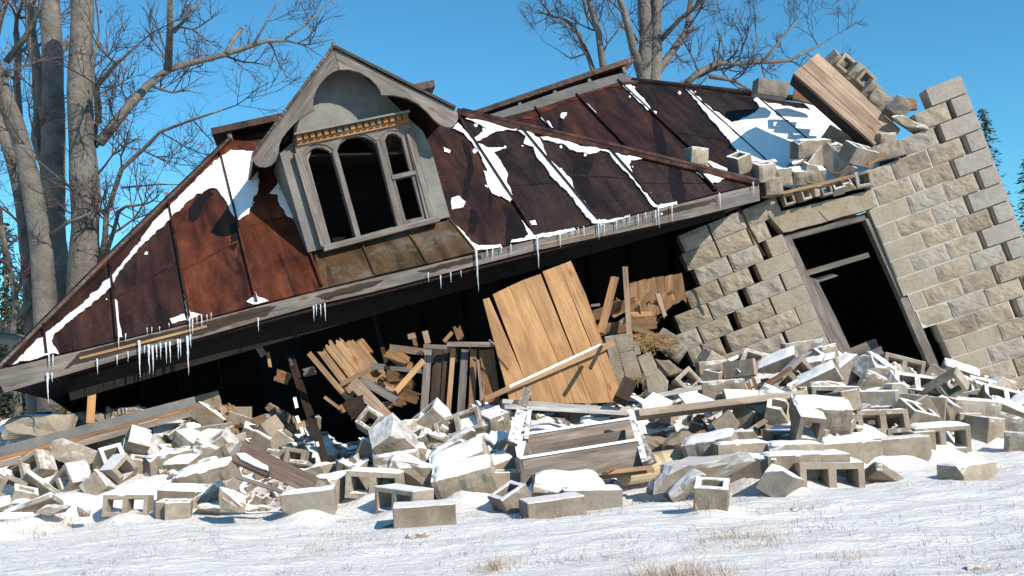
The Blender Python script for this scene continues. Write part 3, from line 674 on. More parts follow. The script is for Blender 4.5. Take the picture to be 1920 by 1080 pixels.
bl_ = random.Random(77)
for base, pl in [(sp[q], F) for q in (0, 2, 3, 4, 5)] + [(spR[q], RP) for q in (0, 1)]:
    for _ in range(6):
        x, y = bl_.choice(base); x += bl_.gauss(0, 5); y += abs(bl_.gauss(0, 5)) + 2; a = bl_.uniform(1.5, 4.0); b = a * bl_.uniform(.5, 1.4); 
        if not (30 < x < 1400): continue
        q = [(x + math.cos(k * .785) * a * bl_.uniform(.6, 1.2), y + math.sin(k * .785) * b * bl_.uniform(.6, 1.2)) for k in range(8)]
        mb = MB(); snow_patch(mb, q, pl, 0.010, 3, .6, 3, .6); mb.build('snow_patch', 'snow', house)
for q, pl in [(c3((590, 525), (640, 512), (670, 520), (668, 560), (650, 600), (655, 680), (645, 745), (605, 705), (592, 650), (570, 600)), F), (c3((1020, 562), (1075, 590), (1085, 650), (1098, 740), (1050, 745), (1030, 690), (1018, 640)), F),
        (c3((935, 325), (985, 390), (1000, 440), (1012, 520), (965, 500), (948, 420)), RP), (c3((60, 440), (95, 470), (110, 520), (120, 580), (100, 640), (98, 705), (62, 735), (75, 640), (90, 560)), F), (c3((255, 740), (290, 755), (320, 800), (365, 890), (330, 905), (265, 925), (270, 830)), F),
        (c3((100, 770), (130, 765), (140, 830), (120, 880), (95, 870)), F), (c3((180, 690), (205, 700), (200, 750), (190, 760)), F), ([(430, 418), (445, 414), (449, 440), (444, 455), (438, 473), (431, 465), (433, 440)], F), ([(352, 392), (372, 364), (392, 358), (402, 362), (385, 378), (375, 405), (362, 418), (353, 412)], F), (c3((505, 350), (530, 352), (528, 410), (508, 400)), RP)]:
    mb = MB(); slab(mb, ragged(q, 5, 3, 5), pl, 0.002, front=0.0022); mb.build('wet_stain', 'wet', house)

# ------------------------------------------------------------------ icicles
ic = []
ic += [(*c5((x, a))[0], c5((x, b))[0][1]) for x, a, b in [(300, 755, 935), (330, 755, 800), (310, 640, 700), (335, 640, 700), (615, 665, 750), (740, 640, 695), (810, 620, 670), (880, 550, 770), (915, 580, 620), (940, 575, 750), (965, 580, 745), (990, 575, 660), (1015, 565, 655), (1050, 560, 680), (1075, 555, 680), (1125, 540, 655), (1140, 540, 640), (1185, 520, 755), (1205, 510, 580), (750, 505, 590), (795, 505, 540), (1200, 400, 500), (1216, 395, 495), (1245, 395, 430), (1275, 385, 450), (930, 470, 490), (960, 465, 490), (1070, 440, 452), (1310, 385, 410), (1335, 375, 400), (1010, 462, 475)]]
ic += [(588, 577, 602), (593, 576, 592), (601, 575, 594), (609, 573, 602), (484, 600, 622), (803, 515, 530), (826, 520, 542), (845, 515, 530)]
ic += [(*c3((x, a))[0], c3((x, b))[0][1]) for x, a, b in [(130, 960, 1150), (410, 900, 1045), (515, 880, 945), (625, 855, 895), (692, 840, 905), (703, 838, 880), (718, 835, 890), (775, 825, 872), (835, 800, 835), (875, 800, 845), (910, 790, 822), (955, 780, 845), (968, 770, 855), (1030, 755, 828), (1250, 700, 768), (1405, 650, 705), (180, 960, 988), (205, 955, 1000), (245, 950, 972), (290, 938, 975), (570, 865, 892), (600, 860, 880), (60, 1060, 1080), (810, 815, 832)]]
for x, y0, y1 in ic:
    t = PL(x, y0, (E0 + nE * 0.065, nE)); ln = (y1 - y0) * t.y / FPX
    r_ = min(0.013, 0.0045 + ln * 0.027); n = 7; pts = []; rad = []
    for i in range(n + 1):
        s = i / n; pts.append(t + Vector((0.004 * nz(s * 4, x), 0.002 * nz(s * 5, x + 3), 0.02 - (ln + 0.02) * s))); rad.append(max(0.0012, r_ * (1 - s) ** 0.8 * (1 + 0.18 * math.sin(s * 22 + x))))
    mb = MB(); mb.tube(pts, rad, 7); mb.build('icicle', 'ice', house, smooth=True)
# ------------------------------------------------------------------ masonry wall
def block_face(mb, g, i0, i1, j0, j1, kind, seed, depth=0.19, no=None, proud=0.0):
    """one laid block: g(i,j) -> 3D on the wall plane; rock-faced blocks bulge and have chipped arrises"""
    jt = 0.017; i0 += jt; i1 -= jt; j0 += jt * 1.9; j1 -= jt * 1.9
    nx, ny = (12, 7) if kind == 'R' else (6, 4)
    vs = []; 
    for b in range(ny + 1):
        for a in range(nx + 1):
            s, t = a / nx, b / ny; p = g(i0 + (i1 - i0) * s, j0 + (j1 - j0) * t)
            e = min(s, 1 - s) * (i1 - i0) * 2.1; e2 = min(t, 1 - t); ed_ = min(e, e2)
            k = min(1, ed_ / 0.22)
            if kind == 'R':
                h = 0.001 + 0.013 * k + k * (0.019 * nz(p.x * 9 + seed, p.z * 9, seed) + 0.010 * nz(p.x * 24, p.z * 24, seed + 4))
                q = g(i0 + (i1 - i0) * s + (0.015 * nz(p.x * 14, p.z * 14, seed) if ed_ < 0.01 else 0), j0 + (j1 - j0) * t + (0.03 * nz(p.x * 14, p.z * 14, seed + 7) if ed_ < 0.01 else 0))
            else:
                h = 0.001 * nz(p.x * 20, p.z * 20, seed) + (-0.003 if ed_ < 0.01 else 0); q = p
            vs.append(q + no * (h + proud))
    n = len(vs); w_ = nx + 1
    fs = [(b * w_ + a, b * w_ + a + 1, (b + 1) * w_ + a + 1, (b + 1) * w_ + a) for b in range(ny) for a in range(nx)]
    rim = [a for a in range(nx + 1)] + [b * w_ + nx for b in range(1, ny + 1)] + [ny * w_ + a for a in range(nx - 1, -1, -1)] + [b * w_ for b in range(ny - 1, 0, -1)]
    bk = [vs[r] - no * depth for r in rim]; m = len(rim)
    for q in range(m): fs.append((rim[q], n + q, n + (q + 1) % m, rim[(q + 1) % m]))
    fs.append(tuple(n + q for q in range(m)))
    mb.add(vs + bk, fs)
YW = 10.5; WPL = (Vector((0, YW, 0)), Vector((0.0, -1, 0.03)).normalized())
def gR(i, j):   # right hand part: rows fan slightly, as in the sagging wall
    a = 0.358 + 0.0055 * (1 - j)
    x = 1643 + (j - 1) * 13.0 + i * 67.6; y = 426 + (j - 1) * 32.2 - i * 67.6 * a
    return PL(x, y, WPL)
def gL(i, k):
    x = 1467 + k * 13.6 + i * 65; y = 437 + k * 31.5 - i * 26
    return PL(x, y, WPL)
wallno = WPL[1]
bw = P(1700, 700, 10.5); 
wall = empty('block_wall', Vector((bw.x, bw.y + .1, 0)), 'tall leaning wall of tan rock faced concrete blocks around a black doorway', 'wall')
rowsR = {-5: [(2.5, 3.5, 'L')], -4: [(2, 3, 'Rg'), (3, 3.5, 'L')], -3: [(1.42, 2.45, 'Rg'), (2.5, 3.5, 'L')],
 -2: [(.25, .93, 'R'), (.95, 1.95, 'R'), (1.97, 3, 'Rg'), (3.02, 3.5, 'L')], -1: [(.06, .28, 'R'), (.3, 1.28, 'R'), (1.3, 1.55, 'R'), (1.56, 2.5, 'Rg'), (2.5, 3.5, 'L')],
 0: [(0, 1, 'S'), (1, 2, 'R'), (2, 3, 'Rg'), (3, 3.5, 'L')], 1: [(0, .5, 'S'), (.5, 1.5, 'R'), (1.5, 2.5, 'Rg'), (2.5, 3.5, 'L')],
 2: [(0, 1, 'S'), (1, 2, 'R'), (2, 3, 'Rg'), (3, 3.5, 'L')], 3: [(0, .5, 'S'), (.5, 1.5, 'R'), (1.5, 2.5, 'Rg'), (2.5, 3.5, 'L')],
 4: [(0, 1, 'S'), (1, 2, 'R'), (2, 2.98, 'Rg'), (3, 3.5, 'L')], 5: [(.1, .5, 'S'), (.5, 1.5, 'R'), (1.5, 2.5, 'Rg'), (2.5, 3.3, 'R')],
 6: [(.14, 1, 'S'), (1, 2, 'R'), (2, 3, 'R'), (3.1, 3.5, 'R')], 7: [(.5, 1.5, 'R'), (1.5, 2.5, 'R'), (2.7, 3.5, 'Rg')],
 8: [(.55, 1, 'S'), (1, 2, 'S'), (2, 3, 'R'), (3, 3.5, 'R')], 9: [(.5, 1.5, 'S'), (1.5, 2.5, 'R'), (2.6, 3.5, 'R')],
 10: [(.95, 2, 'R'), (2.06, 3, 'R'), (3, 3.5, 'R')], 11: [(1.5, 2.5, 'R'), (2.5, 3.5, 'R')], 12: [(1.5, 2, 'R'), (2, 3, 'R')], 13: [(2, 3, 'S')]}
rowsL = {-3: [(0.02, .55, 'R')], -2: [(-.75, .22, 'R'), (-1.75, -.8, 'R'), (-2.6, -1.78, 'R')], -1: [(-.82, -.3, 'R'), (-1.75, -.84, 'R'), (-2.72, -1.77, 'R')],
 0: [(-.5, 0, 'S'), (-1.6, -.64, 'Rg'), (-2.58, -1.62, 'R')], 1: [(-1, 0, 'S'), (-2.08, -1.12, 'Rg'), (-3.05, -2.1, 'R')],
 2: [(-.5, 0, 'S'), (-1.5, -.53, 'R'), (-2.6, -1.64, 'Rg'), (-3.55, -2.62, 'R')], 3: [(-1, 0, 'S'), (-2, -1.03, 'R'), (-3.1, -2.14, 'Rg'), (-3.7, -3.12, 'R')],
 4: [(-.5, 0, 'S'), (-1.5, -.5, 'R'), (-2.5, -1.53, 'R'), (-3.2, -2.65, 'R'), (-3.6, -3.22, 'R')], 5: [(-1, 0, 'S'), (-2.1, -1.07, 'R'), (-3.05, -2.12, 'R'), (-3.4, -3.07, 'R')],
 6: [(-.5, 0, 'S'), (-1.5, -.5, 'R'), (-2.5, -1.62, 'R'), (-3.1, -2.55, 'R')], 7: [(-1, 0, 'S'), (-2, -1, 'R'), (-2.9, -2.05, 'R')], 8: [(-1.5, 0, 'S'), (-2.5, -1.5, 'R')]}
mbs = {'R': MB(), 'S': MB(), 'L': MB(), 'M': MB()}
sd = 0
for rows, g, rh in ((rowsR, gR, True), (rowsL, gL, False)):
    for j, lst in rows.items():
        for q, (i0, i1, k) in enumerate(lst):
            sd += 1; kk = k[0]; gap = 'g' in k
            e1 = i1 - ((0.11 if g is gR else 0.09) if gap else 0)
            pr = rnd.uniform(-.003, .004) + (0.012 if kk == 'L' else 0)
            mbs['R'].cur = (0, 1, 0, 2, 2, 0)[sd * 7 % 6] if kk == 'R' else 0
            block_face(mbs[kk], g, i0, e1, j, j + 1, kk, sd, no=wallno, proud=pr)
            if kk == 'L':
                pass
            m0 = i0 if q == 0 else i0 - 0.0
            A = [g(m0 + .03, j + .03), g(e1 - 0.01, j + .03), g(e1 - 0.01, j + 1.0), g(m0 + .03, j + 1.0)]
            if rh and j > -3: A = [g(m0, j - .0), g(e1 + (0 if gap else .02), j), g(e1 + (0 if gap else .02), j + 1.0), g(m0, j + 1.0)]
            A = [p - wallno * ((0.0045 if (i0 < 1.6 or not rh) else 0.028) + 0.0003 * (sd % 7)) for p in A]; B = [p - wallno * 0.12 for p in A]
            mbs['M'].add(A + B, [(0, 1, 2, 3), (7, 6, 5, 4), (0, 4, 5, 1), (1, 5, 6, 2), (2, 6, 7, 3), (3, 7, 4, 0)])
q_ = tag(mbs['R'].build('rock_faced_masonry', ['rockface', 'rockfaceB', 'rockfaceC'], wall, recalc=True), 'tan rock faced blocks'); q_.color = (0.06, 0, 0, 1)
mbs['S'].build('smooth_jamb_masonry', 'smoothblock', wall, recalc=True); tag(mbs['L'].build('corner_masonry', 'lightblock', wall, recalc=True), 'pale pinkish corner blocks'); mbs['M'].build('mortar', 'mortar', wall, recalc=True)
# return face of the corner, running away from the viewer
mb = MB()
for j in range(-2, 13):
    w0 = 0.19 if j % 2 else 0.39
    a = gR(3.5, j + .03) - wallno * .02; b = gR(3.5, j + .97) - wallno * .02
    for q in range(6):
        y0 = q * 0.4 + (0.2 if j % 2 else 0); bb = Vector((0.02, 1, 0.0))
    
        quad_slab(mb, [a + bb * y0, a + bb * (y0 + .385), b + bb * (y0 + .385), b + bb * y0], 0.19, Vector((1, 0, 0)))
mb.build('return_masonry', 'rockface', wall, recalc=True).color = (0, 0, 0, 1)
# lintel
mb = MB(); c3b = lambda *p: cr(p, 1260, 250, 0.25)
slab(mb, ragged(c3b((722, 608), (1100, 520), (1480, 430), (1522, 548), (1470, 570), (1150, 665), (835, 745)), 14, 1.5), WPL, 0.19, axis=((1445, 400), (1625, 360)), front=0.02); mb.build('lintel', 'lintel', wall)
mb = MB(); board(mb, PL(*c3b((1095, 585))[0], WPL) + wallno * .021, PL(*c3b((1165, 662))[0], WPL) + wallno * .021, .006, .003, face=wallno); mb.build('crack', 'interior', wall)
# door frame
fr = MB(); slab(fr, [(1470, 444), (1481, 440), (1530, 545), (1560, 612), (1593, 684), (1580, 688), (1545, 618), (1515, 550)], WPL, 0.12, axis=((1470, 440), (1580, 684)), front=-.02); jf = fr.build('door_jamb', 'greywood', wall)
fr = MB(); slab(fr, [(1515, 519), (1532, 524), (1570, 600), (1608, 683), (1594, 690), (1550, 600)], WPL, 0.08, axis=((1515, 519), (1600, 683)), front=-.09); fr.build('door_jamb', 'greywood', wall)
fr = MB(); slab(fr, [(1470, 441), (1621, 403), (1624, 412), (1475, 451)], WPL, 0.14, axis=((1470, 441), (1621, 403)), front=-.03); fr.build('door_head', 'greywood', wall)
fr = MB(); slab(fr, [(1508, 508), (1628, 473), (1631, 482), (1511, 518)], WPL, 0.05, axis=((1510, 508), (1628, 473)), front=-.05); fr.build('transom_bar', 'greywood', wall)
fr = MB(); slab(fr, [(1520, 524), (1560, 513), (1572, 517), (1528, 532)], WPL, 0.04, axis=((1520, 524), (1560, 513)), front=-.16); fr.build('broken_rail', 'greywood', wall)
fr = MB(); slab(fr, [(1622, 410), (1628, 409), (1700, 560), (1692, 566)], WPL, 0.12, axis=((1622, 410), (1696, 563)), front=-.03); fr.build('door_jamb', 'greywood', wall)
fr = MB(); slab(fr, ragged([(1688, 560), (1702, 557), (1735, 625), (1769, 706), (1755, 712), (1722, 640)], 12, 1.2), WPL, 0.1, axis=((1690, 560), (1765, 706)), front=-.01); fr.build('split_jamb', 'greywood', wall)

# ------------------------------------------------------------------ loose blocks
def finish(bm, name, mat, rough=0.003, bev=0.006, seed=0):
    bmesh.ops.recalc_face_normals(bm, faces=bm.faces)
    if bev:
        es = [e for e in bm.edges if len(e.link_faces) == 2 and e.calc_face_angle(0) > 0.6]
        bmesh.ops.bevel(bm, geom=es, offset=bev, segments=1, affect='EDGES', clamp_overlap=True)
    for v in bm.verts:
        p = v.co; v.co = p + Vector((nz(p.x * 19, p.y * 19 + seed, p.z * 19), nz(p.y * 19, p.z * 19 + seed, p.x * 19), nz(p.z * 19, p.x * 19 + seed, p.y * 19))) * rough
    me = bpy.data.meshes.new(name); bm.to_mesh(me); bm.free(); me.materials.append(M[mat]); return me
def hollow_bm(xs, cores, ys=(-.095, -.058, .058, .095), H_=.19, nzs=3, rock=0, seed=0, sub=1):
    bm = bmesh.new()
    def fine(c, k):
        out = []
        for a, b in zip(c, c[1:]):
            m = k if (b - a) > 0.06 else 1
            out += [a + (b - a) * q / m for q in range(m)]
        return out + [c[-1]]
    X = fine(list(xs), 4 if rock else 2); Y = fine(list(ys), 2); Z = [-H_ / 2 + H_ * q / (6 if rock else nzs) for q in range((6 if rock else nzs) + 1)]
    def solid(i, j, k):
        if not (0 <= i < len(X) - 1 and 0 <= j < len(Y) - 1 and 0 <= k < len(Z) - 1): return False
        cx, cy = (X[i] + X[i + 1]) / 2, (Y[j] + Y[j + 1]) / 2
        return not any(a < cx < b for a, b in cores if abs(cy) < ys[2])
    vid = {}
    def vert(i, j, k):
        if (i, j, k) not in vid: vid[(i, j, k)] = bm.verts.new((X[i], Y[j], Z[k]))
        return vid[(i, j, k)]
    for i in range(len(X) - 1):
        for j in range(len(Y) - 1):
            for k in range(len(Z) - 1):
                if not solid(i, j, k): continue
                for (di, dj, dk), q in (((1, 0, 0), [(1, 0, 0), (1, 1, 0), (1, 1, 1), (1, 0, 1)]), ((-1, 0, 0), [(0, 0, 0), (0, 0, 1), (0, 1, 1), (0, 1, 0)]),
                        ((0, 1, 0), [(0, 1, 0), (0, 1, 1), (1, 1, 1), (1, 1, 0)]), ((0, -1, 0), [(0, 0, 0), (1, 0, 0), (1, 0, 1), (0, 0, 1)]),
                        ((0, 0, 1), [(0, 0, 1), (1, 0, 1), (1, 1, 1), (0, 1, 1)]), ((0, 0, -1), [(0, 0, 0), (0, 1, 0), (1, 1, 0), (1, 0, 0)])):
                    if not solid(i + di, j + dj, k + dk): bm.faces.new([vert(i + a, j + b, k + c) for a, b, c in q])
    if rock:
        for v in bm.verts:
            if v.co.y < -.094:
                e = min(v.co.x - X[0], X[-1] - v.co.x, v.co.z + H_ / 2, H_ / 2 - v.co.z); kf = min(1, e / 0.04)
                v.co.y -= kf * (0.014 + 0.02 * nz(v.co.x * 11, v.co.z * 11, seed))
    return bm
X2 = (-.195, -.157, -.024, .024, .157, .195); C2 = ((-.157, -.024), (.024, .157)); X1 = (-.095, -.057, .057, .095); C1 = ((-.057, .057),)
def cut(bm, co, no, jag=0.02, seed=0):
    bmesh.ops.bisect_plane(bm, geom=bm.verts[:] + bm.edges[:] + bm.faces[:], plane_co=co, plane_no=no, clear_outer=True)
    es = [e for e in bm.edges if e.is_boundary]; bmesh.ops.holes_fill(bm, edges=es)
    return bm
VAR = {'H': [], 'h': [], 'R': [], 'B': [], 'C': [], 'S': [], 'r': [], 'F': []}
def mk(k, bm, mat, **kw): VAR[k].append(finish(bm, {'H': 'hollow_block', 'h': 'half_block', 'R': 'rock_faced_block', 'B': 'broken_block', 'C': 'chunk', 'S': 'block_shard', 'r': 'half_block', 'F': 'solid_block'}[k], mat, **kw))
def chip(bm, s, k=2):
    q = random.Random(s)
    for _ in range(k):
        sg = Vector((q.choice((-1, 1)), q.choice((-1, 1)), q.choice((-1, 1)))); c = Vector((.195 * sg.x, .095 * sg.y, .095 * sg.z)); n = Vector((sg.x * q.uniform(.4, 1), sg.y * q.uniform(.3, 1), sg.z * q.uniform(.3, 1))).normalized()
        cut(bm, c - n * q.uniform(.015, .05), n)
    return bm
for s in range(5): mk('H', chip(hollow_bm(X2, C2), s) if s else hollow_bm(X2, C2), 'block', seed=s * 5)
for s in range(2): mk('h', hollow_bm(X1, C1), 'block', seed=s * 5 + 2)
for s in range(5): mk('R', chip(hollow_bm(X2, C2 if s in (1, 4) else (), rock=1, seed=s * 3), s + 9), ('block', 'rockfaceC')[s % 2], seed=s * 7, rough=.004)
for s in range(4): mk('F', chip(hollow_bm(X2, ()), s + 30), ('block', 'block', 'rockfaceC', 'block')[s], seed=s * 5 + 1, rough=.004)
for s in range(2): mk('r', hollow_bm(X1, C1, rock=1, seed=s * 3 + 20), 'block', seed=s * 7, rough=.004)
for s, (co, no) in enumerate([((.05, 0, 0), (1, .3, .4)), ((.0, 0, 0.02), (.7, -.2, .6)), ((.1, 0, 0), (1, 0, -.5)), ((0, 0.03, 0), (.25, 1, .2)), ((-.02, 0, 0), (.9, .5, -.2))]):
    mk('B', cut(hollow_bm(X2, C2), co, no), 'block', seed=s * 3, rough=.006, bev=.004)
for s in range(6):
    bm = bmesh.new(); q = random.Random(50 + s)
    a, b, c = [(.16, .10, .08), (.12, .11, .09), (.19, .09, .06), (.10, .08, .07), (.14, .13, .05), (.17, .12, .10)][s]
    for _ in range(26): bm.verts.new((q.uniform(-a, a), q.uniform(-b, b), q.uniform(-c, c)))
    r_ = bmesh.ops.convex_hull(bm, input=bm.verts); bmesh.ops.delete(bm, geom=[v for v in bm.verts if not v.link_faces], context='VERTS')
    bmesh.ops.subdivide_edges(bm, edges=bm.edges, cuts=2, use_grid_fill=True); mk('C', bm, 'rockface' if s % 2 else 'block', seed=s * 11, rough=.016, bev=0)
mk('S', hollow_bm((-.195, 0, .195), (), ys=(-.02, -.01, .01, .02)), 'block', seed=1, rough=.005)
mk('S', cut(hollow_bm((-.195, 0, .195), (), ys=(-.02, -.01, .01, .02)), (.03, 0, 0), (1, 0, .6)), 'block', seed=3, rough=.005)
mk('S', cut(hollow_bm((-.195, 0, .195), (), ys=(-.035, -.01, .01, .035)), (0, 0, .0), (.5, 0, .8)), 'block', seed=5, rough=.006)
DIM = {'H': (.195, .095, .095), 'R': (.195, .1, .095), 'h': (.095, .095, .095), 'r': (.095, .1, .095), 'B': (.17, .095, .095), 'C': (.13, .1, .08), 'S': (.19, .02, .095), 'F': (.195, .095, .095)}
NAMES = {'H': 'hollow_block', 'R': 'rock_faced_block', 'h': 'half_block', 'r': 'half_block', 'B': 'broken_block', 'C': 'block_chunk', 'S': 'block_shard', 'F': 'solid_block'}
def rot(yaw, pit, roll):
    return Matrix.Rotation(-(R(roll) - ROLL) , 3, 'Y') @ Matrix.Rotation(R(yaw), 3, 'Z') @ Matrix.Rotation(R(pit), 3, 'X')
def snow_cap(o, dim, M3, seed, h=0.035, fill=1.0):
    best = max(((M3 @ Vector(a)).z, a) for a in ((1, 0, 0), (-1, 0, 0), (0, 1, 0), (0, -1, 0), (0, 0, 1), (0, 0, -1)))
    if best[0] < 0.5: return
    if o.name[:7] in ('block_c', 'broken_', 'block_s'): return drift(o, M3, seed, h)
    n = Vector(best[1]); k = [abs(c) > .5 for c in n].index(True); ax = [i for i in range(3) if i != k]
    A = Vector((0, 0, 0)); A[ax[0]] = 1; B = Vector((0, 0, 0)); B[ax[1]] = 1; la, lb, lk = dim[ax[0]], dim[ax[1]], dim[k]
    q = random.Random(seed); nx, ny = 14, 8; vs = []; fs = []
    sx = q.uniform(-.1, .1) * (1 - fill) ; 
    for j in range(ny + 1):
        for i in range(nx + 1):
            s = i / nx * 2 - 1; t = j / ny * 2 - 1
            wob = 0.97 + 0.08 * nz(s * 2.3 + seed, t * 2.3) + 0.07 * nz(s * 6 + seed, t * 6)
            e = 1 - max(abs(s), abs(t)) ; hh = h * min(1, (e / 0.28)) ** 0.5 * (0.85 + 0.5 * nz(s * 2 + seed, t * 2, 5)) if e > 0 else 0
            rr_ = 1.0 if e > 0 else 1.0
            cs = s * (1 - 0.06 * t * t); ct = t * (1 - 0.06 * s * s)
            vs.append(n * (lk + 0.001 + hh) + A * (la * cs * wob * 0.99 * fill + sx) + B * (lb * ct * wob * 0.99 * fill))
    w_ = nx + 1
    fs = [(j * w_ + i, j * w_ + i + 1, (j + 1) * w_ + i + 1, (j + 1) * w_ + i) for j in range(ny) for i in range(nx)]
    m = len(vs); rim = list(range(nx + 1)) + [j * w_ + nx for j in range(1, ny + 1)] + [ny * w_ + i for i in range(nx - 1, -1, -1)] + [j * w_ for j in range(ny - 1, 0, -1)]
    low = [vs[r] - n * 0.012 for r in rim]; fs += [(rim[i], m + i, m + (i + 1) % len(rim), rim[(i + 1) % len(rim)]) for i in range(len(rim))]
    me = bpy.data.meshes.new('snow_cap'); me.from_pydata([tuple(p) for p in vs + low], [], fs); me.materials.append(M['snow'])
    bm = bmesh.new(); bm.from_mesh(me); bmesh.ops.recalc_face_normals(bm, faces=bm.faces); bm.to_mesh(me); bm.free()
    me.polygons.foreach_set('use_smooth', [True] * len(me.polygons))
    c = bpy.data.objects.new('snow_cap', me); COL.objects.link(c); c.parent = o
def drift(o, M3, seed, h):
    """snow lying on whatever faces the sky, thinning to nothing at its edges"""
    bm = bmesh.new(); bm.from_mesh(o.data); bm.normal_update(); up = M3.transposed() @ Vector((0, 0, 1))
    bmesh.ops.delete(bm, geom=[f for f in bm.faces if f.normal.dot(up) < 0.5], context='FACES')
    if not bm.faces: bm.free(); return
    bmesh.ops.subdivide_edges(bm, edges=[e for e in bm.edges if e.calc_length() > .035], cuts=1, use_grid_fill=True)
    for v in bm.verts:
        v.co += up * ((0.003 if v.is_boundary else h * (0.7 + 0.7 * nz(v.co.x * 9 + seed, v.co.y * 9, v.co.z * 9))) / 1.0)
    me = bpy.data.meshes.new('snow_cap'); bm.to_mesh(me); bm.free(); me.materials.clear(); me.materials.append(M['snow']); me.polygons.foreach_set('use_smooth', [True] * len(me.polygons))
    c = bpy.data.objects.new('snow_cap', me); COL.objects.link(c); c.parent = o
cnt = [0]
def blk(px, py, kind, yaw, pit, roll, snow, label, Y=None, sc=1.0, group=None, lift=0.05, var=None, cat=None, anchor=True):
    cnt[0] += 1; v = VAR[kind]; me = v[(var if var is not None else cnt[0]) % len(v)]
    if Y is None: Y = hit(px, py, lift)
    o = bpy.data.objects.new(NAMES[kind], me); COL.objects.link(o)
    M3 = rot(yaw, pit, roll); o.location = P(px, py, Y); o.rotation_euler = M3.to_euler(); o.scale = (sc, sc, sc)
    o.color = (min(1.0, 0.4 + snow * 0.6) if snow > 0 else 0.0, 0, 0, 1)
    if snow >= 1: snow_cap(o, DIM[kind], M3, cnt[0], 0.012 if kind in 'hrCS' else 0.017, 0.93 if kind in 'CB' else 1.0)
    if anchor and kind != 'C' and o.location.z < 1.1 and Y < 10.2:
        c_ = o.location; ANCH.setdefault((int(c_.x // .4), int(c_.y // .4)), []).append((c_.x, c_.y, c_.z - 0.04 * sc))
    tag(o, label, cat or ('block' if kind in 'HRhrF' else 'broken block'), group or 'fallen concrete blocks around the ruin')
    return o
